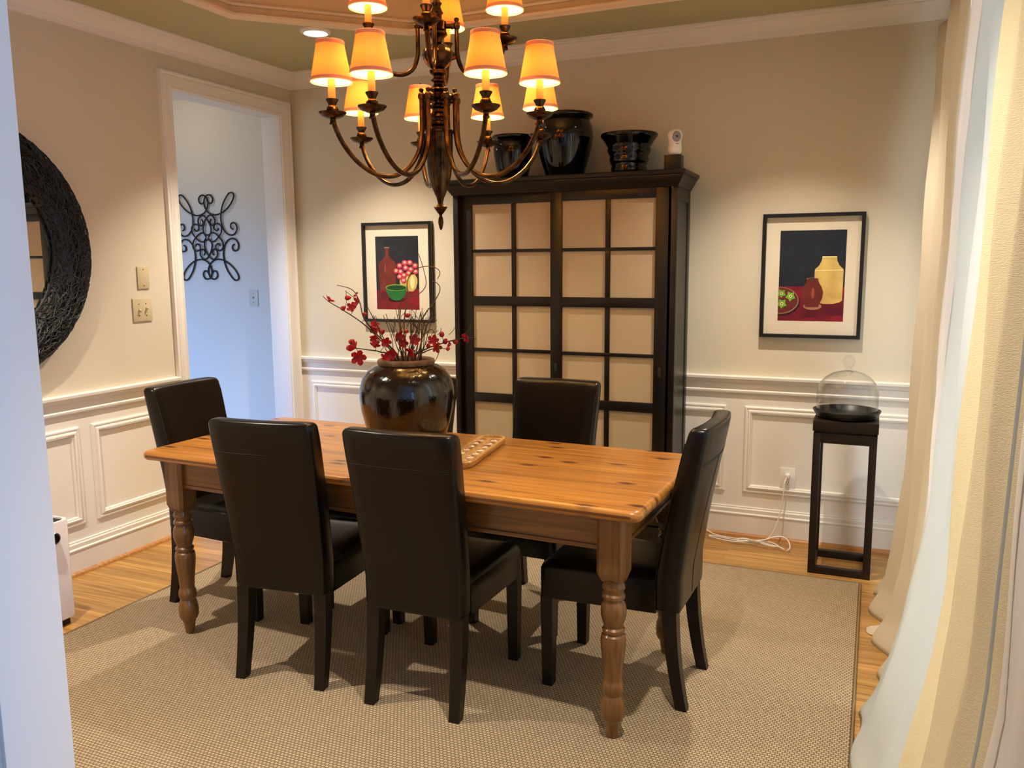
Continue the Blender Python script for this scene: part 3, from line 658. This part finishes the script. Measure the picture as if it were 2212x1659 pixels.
t = plate_obj('light_switch', (.001, -1.297, 1.253), LR, .122, .119, M['almond'], 'almond double light switch plate left of the doorway', 'light switch'); screws(t, [(-.023, .03), (.023, .03), (-.023, -.03), (.023, -.03)]); toggle(t, -.023, 1, M['almond']); toggle(t, .023, -1, M['almond'])
t = plate_obj('hall_light_switch', (-.628, .299, 1.242), 0, .078, .117, M['almondg'], 'single light switch on the blue-lit hall wall', 'light switch'); screws(t, [(0, .03), (0, -.03)]); toggle(t, 0, -1, M['almondg'])
t = plate_obj('wall_outlet', (3.111, -.001, .337), 0, .077, .12, M['plastic'], 'white wall outlet under the right picture with a cord plugged in', 'outlet')
for z in (.02, -.02):
    b = MB(); b.lathe([(.0165, 0), (.0165, .0015), (.0155, .002), (0, .002)], seg=24, T=Matrix.Translation((0, -.006, z)) @ Matrix.Rotation(PI/2, 4, 'X')); s_ = b.build('socket', M['plastic'], t)
    if z < 0:
        b = MB()
        for x in (-.006, .006): b.box(x-.001, x+.001, -.0084, -.0078, z, z+.007)
        b.box(-.002, .002, -.0084, -.0078, z-.009, z-.005); b.build('slot', M['hole'], s_)
# power cord
t = thing('power_cord', (3.111, -.009, .357), 'tangled white power cord hanging from the outlet to the floor', 'cord')
b = MB(); b.box(-.011, .011, -.028, 0, -.011, .011, .004); b.build('plug', M['plastic'], t)
CP = [(3.108, -.036, .352), (3.10, -.06, .32), (3.098, -.07, .26), (3.09, -.075, .19), (3.072, -.09, .11), (3.045, -.10, .045), (3.0, -.11, .017), (2.93, -.155, .016), (2.83, -.165, .016), (2.745, -.135, .016), (2.732, -.115, .016), (2.78, -.118, .016), (2.88, -.155, .02), (2.98, -.145, .022), (3.04, -.12, .02), (3.09, -.15, .016), (3.06, -.175, .018), (2.98, -.16, .026), (2.92, -.12, .024), (2.885, -.13, .02), (2.9, -.16, .022), (3.0, -.14, .03), (3.06, -.11, .045), (3.10, -.10, .05), (3.135, -.12, .04), (3.15, -.16, .02), (3.145, -.195, .016), (3.138, -.21, .016)]
b = MB(); b.tube([Vector(p)-Vector((3.111, -.009, .357)) for p in smooth_path(CP, 8)], .0034, 7); b.build('cable', M['plastic'], t)
CP = [(2.60, -.06, .06), (2.70, -.075, .035), (2.76, -.09, .016), (2.86, -.115, .016), (2.93, -.15, .030), (2.99, -.17, .034), (3.05, -.15, .016), (3.10, -.17, .016), (3.125, -.2, .016)]
b = MB(); b.tube([Vector(p)-Vector((3.111, -.009, .357)) for p in smooth_path(CP, 8)], .0034, 7); b.build('cable', M['plastic'], t)

# ================================================================== HALL IRON SCROLLWORK
t = thing('iron_wall_art', (-1.012, .288, 1.68), 'black wrought iron scroll wall decoration on the hall wall', 'wall art')
q = lambda P: [((x-435)/410*.292, 0, (625-y)/518*.305) for x, y in P]
S1 = q([(458, 182), (480, 212), (515, 205), (528, 160), (505, 118), (462, 112), (425, 145), (410, 205), (425, 270), (465, 325), (540, 355), (625, 338), (710, 282), (775, 205), (803, 135), (785, 100), (745, 103), (700, 155), (655, 235), (628, 330), (622, 430), (645, 525), (690, 585), (745, 605), (795, 585), (822, 530), (812, 475), (775, 455), (745, 475), (745, 515), (770, 535)])
S2 = q([(500, 405), (482, 440), (500, 478), (535, 470), (549, 420), (522, 370), (480, 356), (440, 390), (402, 450), (383, 520), (395, 580), (433, 597)])
S3 = q([(597, 518), (572, 547), (537, 520), (545, 476), (590, 460), (632, 500), (628, 565), (590, 622), (535, 672), (485, 678), (450, 630)])
for i, (sx, sz) in enumerate(((1, 1), (-1, 1), (-1, -1), (1, -1))):
    b = MB()
    for k, sp in enumerate((S1, S2, S3)): b.tube([(p.x*sx, -.004-.004*k+.002*i, p.z*sz) for p in smooth_path(sp, 6)], .0058, 7)
    b.build('scroll', M['iron'], t)

# ================================================================== ROUND WOVEN MIRROR
t = thing('round_mirror', (.004, -2.18, 1.548), 'large round mirror in a black woven vine frame on left wall', 'mirror')
RO, RI = .56, .385; RM, HW = (RO+RI)/2, (RO-RI)/2
def tor(a, s, lift=0):   # s in -1..1 across the ring
    r = RM+HW*s; h = .02+.055*math.sqrt(max(0, 1-s*s*.96))+lift
    return (h, r*math.cos(a), r*math.sin(a))
b = MB(); n = 96; secs = []
for j in range(n+1):
    a = 2*PI*j/n; sc = [(.0, (RI+.004)*math.cos(a), (RI+.004)*math.sin(a))]+[tor(a, -1+2*k/10, -.004) for k in range(11)]+[(.0, RO*math.cos(a), RO*math.sin(a))]
    secs.append(sc)
b.loft(secs, caps=False); fr = b.build('woven_frame', M['wick'], t)
b = MB(); rn = random.Random(3)
for k in range(1500):
    a = rn.uniform(0, 2*PI); s = rn.uniform(-1, 1); hd = rn.uniform(-1.2, 1.2)+(PI/2 if rn.random() < .5 else 0); pts = []
    cv = rn.uniform(-1.1, 1.1)
    for i in range(7):
        s2 = max(-1.08, min(1.10, s)); pts.append(tor(a, s2, .002+.008*rn.random()))
        if abs(s) > 1.06: hd = -hd
        a += .018*math.cos(hd)/RM*1.6; s += .018*math.sin(hd)/HW; hd += cv*.4
    b.tube(pts, .0024, 4)
w_ = b.build('woven_strand', M['strand'], fr, smooth=0, fix=False); w_['kind'] = 'stuff'
b = MB()
b.tube([(.03+.004*math.cos(60*a), (RI+.004*math.sin(60*a))*math.cos(a), (RI+.004*math.sin(60*a))*math.sin(a)) for a in [2*PI*k/720 for k in range(720)]], .004, 5, closed=True)
b.tube([(.045, (RI+.012)*math.cos(a), (RI+.012)*math.sin(a)) for a in [2*PI*k/96 for k in range(96)]], .005, 6, closed=True)
b.build('braided_rim', M['wick'], t)
b = MB(); b.lathe([(0, .006), (RI+.002, .006), (RI+.002, .012), (0, .012)], seg=64, T=Matrix.Rotation(PI/2, 4, 'Y')); b.build('mirror_glass', M['mirror'], t, smooth=30)

# ================================================================== AIR PURIFIER
t = thing('air_purifier', (.33, -2.41, 0), 'pinkish white boxy air purifier on the floor by the left wall', 'air purifier')
b = MB(); b.loft([rrect(.15-i, .225-i, .03, z) for i, z in ((.004, .03), (0, .034), (0, .445), (.002, .449), (.005, .45), (.012, .449), (.013, .441))]); b.build('body', M['pinkw'], t)
b = MB(); b.loft([rrect(.137, .212, .02, z) for z in (.436, .4425)])
for k in range(9): b.box(-.12, .12, -.19+k*.045, -.175+k*.045, .442, .445)
b.build('top_grille', M['hole'], t)
b = MB(); b.box(-.13, .13, -.2, .2, 0, .031); b.build('foot', M['hole'], t)
T_ = Matrix.Translation((.15, .137, .388)) @ Matrix.Rotation(PI/2, 4, 'Y')
b = MB(); b.lathe([(.026, 0), (.026, .014), (.023, .018), (.017, .019)], seg=32, T=T_, cap=False); kn = b.build('knob', M['steel'], t)
b = MB(); b.lathe([(.019, 0), (.019, .0165), (0, .0165)], seg=28, T=T_); b.build('knob_face', M['lens'], kn)

# ================================================================== LARGE JAR WITH BRANCHES
VX, VY, VZ = 1.858, -1.775, .7696
t = thing('glazed_jar', (VX, VY, VZ), 'large dark brown glazed jar of branches standing on the table', 'vase')
b = MB(); b.lathe([(0, 0), (0.1256, 0), (0.1299, .004), (0.1438, .04), (0.1619, .1), (0.1758, .16), (0.1806, .21), (0.1784, .245), (0.168, .28), (0.1472, .308), (0.123, .324), (0.1048, .331), (0.1013, .334), (0.09353, .33), (0.0866, .31), (0.1299, .27), (0.1559, .2), (0.1212, .04), (0, .03)], seg=72); b.build('body', M['jar'], t, smooth=60)
b = MB(); b.lathe([(0.09353, .325), (0.1022, .327), (0.1082, .333), (0.11, .341), (0.1074, .349), (0.1005, .352), (0.0918, .349), (0.08833, .34), (0.0892, .328)], seg=56, cap=False); b.build('rim', M['clay'], t, smooth=60)
rn = random.Random(11)
VU = Vector((math.cos(YAW), math.sin(YAW), 0)); VN = Vector((math.sin(YAW), -math.cos(YAW), 0))
def zp(px, py, depth): return Vector((VX, VY, 0))+VU*((px-521)*.00061)+VN*depth+Z*(1.112+(1160-py)*.00061)
def stem_path(pts, d0, d1):
    n = len(pts); base = Vector((VX, VY, .90))+VU*((pts[0][0]-521)*.00025)+VN*d0*.3
    return [base]+[zp(x, y, d0+(d1-d0)*i/(n-1)) for i, (x, y) in enumerate(pts)]
def blossom(parent, p, r):
    b = MB(); ax = Vector((rn.uniform(-1, 1), rn.uniform(-1, .2), rn.uniform(-.5, 1))).normalized(); Rm = Matrix.Translation(p) @ ax.to_track_quat('Z', 'Y').to_matrix().to_4x4()
    for k in range(5):
        a = 2*PI*k/5; secs = []
        for s, w, h in ((.1, .15, .0), (.4, .55, .12), (.75, .62, .32), (1, .2, .52)):
            secs.append([(r*(s*math.cos(a)-w*.6*q_*math.sin(a)), r*(s*math.sin(a)+w*.6*q_*math.cos(a)), r*(h+.12*abs(q_))) for q_ in (-1, -.5, 0, .5, 1)])
        b.loft(secs, caps=False, closed=False, T=Rm)
    b.lathe([(r*.16, -r*.1), (r*.2, .1*r), (0, .2*r)], seg=8, T=Rm)
    b.build('blossom', M['red'], parent, smooth=60, fix=False)
def bud(parent, p, r):
    b = MB(); ax = Vector((rn.uniform(-1, 1), rn.uniform(-1, 1), rn.uniform(0, 1))).normalized(); b.lathe([(0, -r), (r*.7, -r*.6), (r*.85, 0), (r*.5, r*.8), (0, r*1.2)], seg=10, T=Matrix.Translation(p) @ ax.to_track_quat('Z', 'Y').to_matrix().to_4x4()); b.build('bud', M['redd'], parent, smooth=80)
def branch(name, pts, d0, d1, label, flowers=(), buds=(), r0=.0034, r1=.0012, spurs=(), m_='twigd', group=None):
    P_ = smooth_path(stem_path(pts, d0, d1), 7); n = len(P_); org = P_[0].copy()
    t = thing(name, org, label, 'branch', 0, group)
    b = MB(); b.tube([p-org for p in P_], [r0+(r1-r0)*i/(n-1) for i in range(n)], 6)
    for sp in spurs:      # short side spurs
        dd = d0+(d1-d0)*sp[2]; A_ = [zp(*sp[0], dd), zp((sp[0][0]+sp[1][0])/2+8, (sp[0][1]+sp[1][1])/2, dd+.008), zp(*sp[1], dd+.012)]
        b.tube([p-org for p in smooth_path(A_, 4)], .0011, 5)
    b.build('stem', M[m_], t)
    for x, y, s in flowers: blossom(t, zp(x, y, d0+(d1-d0)*.75+rn.uniform(-.012, .012))-org, .016*s)
    for x, y, s in buds: bud(t, zp(x, y, d0+(d1-d0)*.75+rn.uniform(-.01, .01))-org, .0095*s)
    return t
G = 'branches standing in the glazed jar'
branch('blossom_branch', [(455, 1150), (345, 1010), (250, 920), (130, 840), (45, 790), (5, 755)], .01, -.03, 'red blossom branch reaching farthest left out of the jar', [(45, 785, 1.35), (190, 828, 1.3), (325, 960, 1.3)], [(160, 767, 1.3), (135, 830, 1.2), (262, 870, 1)], spurs=[((130, 840), (160, 775), .8), ((250, 920), (262, 875), .5), ((180, 870), (190, 832), .7), ((300, 965), (330, 935), .4)], group=G)
branch('blossom_branch', [(465, 1150), (330, 985), (265, 890), (245, 790), (205, 715), (115, 685)], -.02, .03, 'red blossom branch arching over at upper left with drooping tip', [(238, 790, 1.3), (330, 935, 1.2)], [(380, 975, 1.3), (222, 750, .6), (232, 735, .5)], spurs=[((245, 800), (165, 720), .8), ((360, 1020), (380, 975), .3), ((165, 720), (160, 767), .8)], group=G)
branch('blossom_branch', [(450, 1150), (370, 1095), (290, 1080), (215, 1068), (180, 1066)], .04, .06, 'low red blossom branch hanging left beside the jar rim', [(225, 1062, 1.5), (243, 1120, 1.9), (345, 1050, 1.3)], [(197, 1030, 1.3), (180, 1068, 1.3)], spurs=[((225, 1068), (243, 1112), .8), ((215, 1066), (197, 1034), .9), ((340, 1092), (345, 1052), .5), ((370, 1095), (410, 1030), .3)], group=G)
branch('blossom_branch', [(570, 1150), (650, 1085), (755, 1050), (860, 1025), (930, 1020), (960, 1032)], .02, -.02, 'red blossom branch reaching farthest right out of the jar', [(905, 1015, 1.3), (800, 1062, 1.2), (690, 1040, 1.4)], [(828, 1045, 1.3), (768, 1040, 1.3), (745, 998, 1.3)], spurs=[((870, 1022), (930, 940), .7), ((755, 1050), (745, 1000), .4), ((790, 1040), (800, 1065), .5), ((720, 1000), (745, 955), .5), ((790, 1000), (828, 950), .6)], group=G)
branch('blossom_branch', [(580, 1150), (640, 1100), (715, 1075), (790, 1080)], .05, .05, 'short red blossom branch low on the right of the jar', [(715, 1070, 1.3), (575, 1090, 1.6)], [(668, 1060, 1.1), (790, 1078, 1)], group=G)
branch('blossom_branch', [(480, 1150), (440, 1080), (400, 1020), (300, 810)], .03, .05, 'thin branch with few red petals leaning left of centre', [(440, 1105, 1.4), (410, 1030, 1.3), (405, 1135, 1.3), (340, 1003, 1.1)], [], spurs=[((350, 920), (352, 870), .8)], group=G)
branch('blossom_branch', [(540, 1150), (560, 1080), (575, 1030), (600, 950), (625, 850)], .05, .03, 'upright branch with red blossoms right of the jar centre', [(575, 1032, 1.5), (480, 1003, 1.5), (515, 1042, 1.2)], [(545, 873, 1.1), (535, 970, 1)], spurs=[((560, 1080), (480, 1005), .4), ((600, 950), (545, 875), .8)], group=G)
CW = 'curly willow twigs in the jar'
branch('curly_twig', [(520, 1150), (512, 1000), (522, 860), (545, 760), (538, 680), (575, 605), (650, 576), (715, 585), (742, 615), (725, 655)], .0, -.01, 'curly tan twig looping over at the top of the bunch', r0=.0028, m_='twig', group=CW)
branch('curly_twig', [(560, 1150), (585, 1000), (640, 880), (700, 800), (740, 730), (735, 690), (700, 668), (690, 690)], .02, .0, 'curly tan twig curving out to the upper right', r0=.0026, m_='twig', group=CW)
branch('curly_twig', [(505, 1150), (495, 960), (488, 830), (530, 765), (610, 745), (660, 690), (650, 600), (622, 500)], .0, .04, 'tallest curly tan twig with its tip pointing straight up', r0=.0026, m_='twig', group=CW)
branch('curly_twig', [(600, 1150), (620, 1060), (640, 1000), (690, 960), (720, 1010), (735, 1090), (705, 1160), (690, 1150)], .03, .06, 'curly tan twig bending down to the right of the rim', r0=.0024, m_='twig', group=CW)
TW = 'thin bare twigs in the jar'
for k in range(22):
    bx = rn.uniform(435, 620); ang = (bx-527)*1.0+rn.uniform(-70, 70); ty = rn.uniform(790, 960)
    mid = bx+ang*.45+rn.uniform(-14, 14); tp = bx+ang
    branch('bare_twig', [(bx, 1150), ((bx+mid)/2, 1090), (mid, (1150+ty)/2), (tp, ty)], rn.uniform(-.06, .06), rn.uniform(-.09, .09), 'thin bare brown twig fanning upward among the branches in the jar', r0=.0024, r1=.001,
           spurs=[((mid, (1150+ty)/2), (mid+rn.uniform(-50, 50), ty+rn.uniform(0, 60)), .5), ((tp*.6+mid*.4, ty+.4*(1150-ty)/2), (tp+rn.uniform(-40, 40), ty+rn.uniform(-20, 40)), .8)], m_='twigd' if k % 3 else 'twig', group=TW)

# ================================================================== GAME BOARD
BA = math.radians(7.5); BX, BY, BZ = 2.145, -1.765, .7696
t = thing('mancala_board', (BX, BY, BZ), 'long wooden pit-and-shell game board lying on the table', 'game board', BA)
bw, bl, bh = .058, .235, .026
def outline(z, e):
    pts = []
    for k in range(13):
        a = PI*k/12; pts.append(((bw-e)*math.copysign(abs(math.cos(a))**.6, math.cos(a)), bl-.06+(.06-e)*math.sin(a)**.8, z))
    for k in range(13):
        a = PI+PI*k/12; pts.append(((bw-e)*math.copysign(abs(math.cos(a))**.6, math.cos(a)), -bl+.06+(.06-e)*-abs(math.sin(a))**.8, z))
    return pts
PITS = [(sx*.027, -.145+k*.058, .0205, .0235) for k in range(6) for sx in (-1, 1)]+[(0, .197, .044, .026), (0, -.197, .044, .026)]
b = MB(); b.loft([outline(0, .008), outline(.008, .002), outline(bh-.003, 0), outline(bh, .003)], caps=False)
# carved top surface: grid displaced into the pits
nx, ny = 46, 150; ol = outline(bh, .003)
def hw_at(y):
    if abs(y) <= bl-.06: return bw-.003
    s = min(1, (abs(y)-(bl-.06))/.057); s = s**(1/.8); return max(.0, (bw-.003)*(1-s*s)**.3) if s < 1 else 0
vs = []
for j in range(ny+1):
    y = -(bl-.003)+2*(bl-.003)*j/ny; hw = hw_at(y)
    for i in range(nx+1):
        x = -hw+2*hw*i/nx; z = bh
        for cx, cy, rx, ry in PITS:
            d = ((x-cx)/rx)**2+((y-cy)/ry)**2
            if d < 1: z = bh-.014*math.sqrt(1-d)**.7 if d < .98 else bh
        vs.append((x, y, z))
b.add(vs, [(j*(nx+1)+i, j*(nx+1)+i+1, (j+1)*(nx+1)+i+1, (j+1)*(nx+1)+i) for j in range(ny) for i in range(nx)])
b.build('board', M['board'], t, smooth=50)
shell = None; rn = random.Random(5)
for (cx, cy, rx, ry) in PITS[:12]:
    for k in range(4):
        if shell is None:
            b = MB(); b.lathe([(0, -.0035), (.0045, -.0028), (.0066, 0), (.005, .003), (.002, .0042), (0, .0044)], seg=12, T=Matrix.Scale(1.35, 4, (0, 1, 0))); o = shell = b.build('cowrie_shell', M['shell'], smooth=80)
            tag(o, 'small white shell counter lying in a pit of the wooden game board', 'shell', 'white shells in the game board pits')
        else:
            o = shell.copy(); COL.objects.link(o)
        a = PI/2*k+rn.uniform(-.3, .3); lx, ly = cx+.0075*math.cos(a), cy+.0085*math.sin(a)
        o.location = (BX+lx*math.cos(BA)-ly*math.sin(BA), BY+lx*math.sin(BA)+ly*math.cos(BA), BZ+bh-.0085+rn.uniform(0, .002)); o.rotation_euler = (rn.uniform(-.3, .3), rn.uniform(-.3, .3), rn.uniform(0, PI))

# ================================================================== CURTAINS
def lerp_tab(T, z):
    for (a, b_) in zip(T, T[1:]):
        if z <= b_[0]: return a[1]+(b_[1]-a[1])*(z-a[0])/(b_[0]-a[0])
    return T[-1][1]
XB = [(0, 3.545), (.02, 3.548), (.11, 3.598), (.31, 3.632), (.6, 3.655), (1.0, 3.664), (1.36, 3.669), (1.93, 3.682), (2.42, 3.693)]
def drape(name, y0t, y1t, y0b, y1b, nf, amp, m_, parent, dx=0, zt=2.42, phase=0, XT=XB, asym=0, rnd=1, zb=.004, lean=0):
    rn = random.Random(rnd); nu, nz = nf*14, 44; b = MB(); secs = []
    off = [rn.uniform(-.25, .25) for _ in range(nf+2)]; am = [rn.uniform(.75, 1.2) for _ in range(nf+2)]
    for j in range(nz+1):
        z = zb+(zt-zb)*(j/nz)**1.25; s = z/zt; row = []
        x = lerp_tab(XT, z)+dx
        for i in range(nu+1):
            u = i/nu; fo = u*nf; k = int(fo); fr = fo-k
            y = (y0b+(y1b-y0b)*u)*(1-s)+(y0t+(y1t-y0t)*u)*s
            w = math.sin(2*PI*(fo+phase)+off[k]*math.sin(PI*fr)); w = w-asym*math.sin(4*PI*(fo+phase))*.35
            a = amp*(am[k]*(1-fr)+am[k+1]*fr)*(.75+.35*(1-s))
            row.append((x+lean*u*(1-.6*s)+a*w+.004*math.sin(9*z+7*u), y+.01*math.sin(5*z+3*fo)*(1-s), z))
        secs.append(row)
    b.loft(secs, caps=False, closed=False)
    o = b.build(name, m_, parent, smooth=80, fix=False)
    md = o.modifiers.new('thickness', 'SOLIDIFY'); md.thickness = .0025
    return o
t = thing('cream_curtain', (3.69, -.8, 0), 'gathered cream drape beside the dark stand, farthest along the window wall', 'curtain', 0, 'curtains along the window wall')
t.location = (0, 0, 0)
drape('drape_panel', -.24, -1.45, -.62, -1.5, 3, .03, M['creamf'], t, 0, rnd=2, lean=.05)
drape('lining', -1.46, -2.0, -1.51, -1.70, 2, .012, M['lining'], t, .022, rnd=3, lean=.015)
b = MB()
for (x, y, a, s) in ((3.52, -.80, .3, 1), (3.505, -1.02, -.2, 1.0)):   # hem puddling on the floor
    secs = []
    for k in range(7):
        u = k/6; secs.append([(x+.03+.12*(1-u), y+s*.075*w*(1-.5*u)+a*.05*u, .004+s*.035*(1-w*w)*(1-.6*u*u)) for w in [-1, -.75, -.5, -.25, 0, .25, .5, .75, 1]])
    secs.append([(p[0]-.012, y+(p[1]-y)*.6, max(.004, p[2]*.4)) for p in secs[-1]])
    b.loft(secs, caps=False, closed=False)
b.build('floor_hem', M['creamf'], t, smooth=80, fix=False)
SX = [(0, 3.49), (.02, 3.495), (.10, 3.535), (.36, 3.60), (.6, 3.637), (.85, 3.66), (1.3, 3.672), (2.05, 3.685), (2.42, 3.693)]
t = thing('sheer_curtain', (0, 0, 0), 'translucent white sheer between the two cream drapes, puddling on the floor', 'curtain', 0, 'curtains along the window wall')
drape('sheer_panel', -2.05, -2.655, -1.72, -2.60, 2, .012, M['sheer'], t, .006, XT=SX, rnd=5, phase=.1)
t = thing('cream_curtain', (0, 0, 0), 'crinkled yellow-cream drape with vertical folds at the right edge of the view', 'curtain', 0, 'curtains along the window wall')
NX = [(0, 3.53), (.3, 3.58), (.4, 3.595), (.65, 3.634), (.85, 3.655), (1.05, 3.66), (1.36, 3.668), (1.93, 3.682), (2.42, 3.69)]
drape('drape_panel', -2.66, -3.27, -2.62, -3.24, 3, .02, M['cream'], t, .012, XT=NX, rnd=6, phase=.25, asym=.8)
drape('lining', -3.26, -3.56, -3.22, -3.54, 1, .01, M['lining'], t, .018, XT=NX, rnd=8)
b = MB(); b.tube([(lerp_tab(NX, z)+.004, -3.255+.02*math.sin(2*z)*0, z) for z in [.005+2.4*k/30 for k in range(31)]], .0028, 6); b.build('seam_cord', M['sheer'], t)
o = MB(); o.tube([(3.735, -.1, 2.39), (3.735, -3.58, 2.39)], .012, 12)
for yy in (-.14, -1.8, -3.5): o.box(3.735, RX, yy-.008, yy+.008, 2.385, 2.395)
tag(o.build('curtain_rod', M['bronze']), 'dark rod carrying the cream drapes near the ceiling', 'curtain rod')

# ================================================================== CHANDELIER
HX, HY, HZ = 1.955, -1.655, 1.988
t = thing('chandelier', (HX, HY, TZ), 'two-tier antique bronze chandelier with twelve lit orange shades', 'chandelier')
k_ = 1.015
zc = lambda z: 1.479+(z-1.479)*k_-TZ
COLP = [(.002, 1.603), (.006, 1.61), (.0105, 1.63), (.009, 1.645), (.005, 1.656), (.0065, 1.66), (.012, 1.666), (.024, 1.683), (.0265, 1.687), (.024, 1.69), (.015, 1.693), (.010, 1.70), (.0115, 1.71), (.014, 1.717), (.0135, 1.72)]
b = MB(); b.lathe([(r, zc(z)) for r, z in COLP], seg=28); b.build('finial', M['bronze'], t)
URN = [(.0135, 1.72), (.022, 1.737), (.034, 1.765), (.0425, 1.80), (.047, 1.84), (.05, 1.89), (.0515, 1.945), (.052, 1.955)]
b = MB(); b.lathe([(r, zc(z)) for r, z in URN], seg=96, mod=lambda a, z: 1-.06*abs(math.sin(7*a))); b.lathe([(.052, zc(1.953)), (.0575, zc(1.957)), (.0575, zc(1.963)), (.05, zc(1.967))], seg=40); b.build('urn', M['bronze'], t)
MID = [(.05, 1.965), (.032, 1.972), (.030, 1.977), (.036, 1.985), (.034, 1.993), (.03, 1.998), (.032, 2.005), (.04, 2.012), (.036, 2.02), (.025, 2.03), (.024, 2.04), (.036, 2.046), (.038, 2.05), (.03, 2.056), (.02, 2.062), (.0195, 2.10), (.03, 2.104), (.038, 2.108), (.036, 2.113), (.026, 2.118), (.017, 2.126), (.017, 2.133), (.027, 2.137), (.028, 2.143), (.018, 2.15), (.018, 2.157), (.03, 2.165), (.032, 2.177), (.022, 2.184), (.034, 2.19)]
b = MB(); b.lathe([(r, zc(z)) for r, z in MID], seg=36); b.build('column', M['bronze'], t)
BALL = [(.03, 2.186), (.044, 2.198), (.054, 2.217), (.057, 2.233), (.053, 2.25), (.042, 2.262), (.026, 2.268)]
b = MB(); b.lathe([(r, zc(z)) for r, z in BALL], seg=80, mod=lambda a, z: 1-.04*abs(math.sin(6*a))); b.build('ball', M['bronze'], t)
TOP = [(.026, 2.266), (.017, 2.275), (.02, 2.285), (.032, 2.298), (.038, 2.302), (.036, 2.31), (.03, 2.314), (.034, 2.318), (.034, 2.345), (.03, 2.35), (.018, 2.356), (.018, 2.37), (.024, 2.378), (.018, 2.388), (.014, 2.40), (.02, 2.41), (.012, 2.42), (.012, 2.60), (.02, 2.61), (.012, 2.62), (.010, 2.86), (.02, 2.88), (.055, 2.895), (.06, 2.91)]
b = MB(); b.lathe([(r, zc(z) if z < 2.8 else z+.04-TZ) for r, z in TOP], seg=32); b.build('stem', M['bronze'], t)
def make_arm(prof, R, name='arm'):
    """arm in its own local frame, reaching along +x; z measured from the tray ceiling"""
    pts = smooth_path([(r, 0, z-TZ) for r, z in prof], 7)
    b = MB(); b.tube(pts, .0085, 10)
    r0, z0 = prof[0]; z0 -= TZ
    b.lathe([(.0085, -.012), (.0125, -.006), (.0135, .004), (.0105, .012), (.006, .016), (.0085, .02), (.0095, .026), (.005, .03), (0, .031)], (r0, 0, z0), 16)
    b.tube([(.015, 0, z0), (.05, 0, z0), (.056, 0, z0), (.062, 0, z0), (r0, 0, z0)], [.009, .009, .0125, .009, .009], 10)
    ze = prof[-1][1]-TZ
    b.lathe([(.0105, -.03), (.012, -.026), (.0095, -.02), (.0095, -.006), (.014, -.003)], (R, 0, ze), 14)
    a = b.build(name, M['bronze'], t, smooth=60)
    c = (R, 0, ze)
    b = MB(); b.lathe([(.008, -.012), (.02, -.010), (.036, -.003), (.046, .007), (.0475, .011), (.044, .011), (.034, .005), (.016, .003), (.013, .008), (.0195, .016), (.0205, .022), (.016, .03), (.0125, .034), (.015, .040), (.021, .05), (.0215, .054), (0, .054)], c, 32); b.build('bobeche', M['bronze'], a, smooth=60)
    b = MB(); b.lathe([(.0125, .054), (.0125, .117), (.0105, .12), (0, .12)], c, 20); b.build('candle_sleeve', M['candle'], a)
    b = MB(); b.lathe([(0, .12), (.007, .121), (.0105, .128), (.0115, .134), (.009, .143), (.004, .150), (0, .153)], c, 16); b.build('bulb', M['bulb'], a, smooth=80)
    b = MB(); b.lathe([(.069, .112), (.0455, .238)], c, 48, cap=False); b.build('lamp_shade', M['shade'], a)
    b = MB(); b.lathe([(.0692, .108), (.0712, .109), (.0690, .1215), (.0672, .121)], c, 48, cap=False); b.build('shade_braid', M['braid'], a)
    b = MB(); b.lathe([(.0475, .2285), (.0492, .229), (.0470, .2415), (.0452, .241)], c, 48, cap=False); b.build('shade_braid', M['braid'], a)
    b = MB()
    for q_ in range(3):
        an = q_*2*PI/3; b.tube([(R, 0, ze+.236), (R+.0455*math.cos(an), .0455*math.sin(an), ze+.236)], .0012, 5)
    b.lathe([(.003, .218), (.003, .24), (.008, .243), (.0065, .252), (.003, .255), (0, .256)], c, 12); b.build('shade_finial', M['bronze'], a)
    return a
LOW = [(.078, 2.085), (.078, 2.02), (.080, 1.95), (.098, 1.885), (.145, 1.825), (.21, 1.793), (.285, 1.795), (.355, 1.83), (.41, 1.885), (.441, 1.94), (.45, 1.978)]
UPP = [(.072, 2.345), (.072, 2.29), (.074, 2.24), (.090, 2.195), (.125, 2.172), (.17, 2.175), (.21, 2.205), (.238, 2.25), (.25, 2.292)]
def light_in(a, R, ze, e):
    o = lamp('candle_lamp', 'POINT', (R, 0, ze-TZ+.163), e, (1, .68, .30), parent=a, shadow_soft_size=.012)
    return o
EL = 4.0
for prof, R, ze, angs in ((LOW, .45, 1.978, [-114.8, -90.5, -41.8, -11.4, 53.8, 91.1, 127.9, 162.9]), (UPP, .25, 2.292, [26, -70, -149, 109])):
    first = None
    for an in angs:
        if first is None: a = first = make_arm(prof, R); kids = list(a.children)
        else:
            a = first.copy(); COL.objects.link(a)
            for ch in kids:
                c = ch.copy(); COL.objects.link(c); c.parent = a
        a.rotation_euler = (0, 0, math.radians(an)); light_in(a, R, ze, EL)
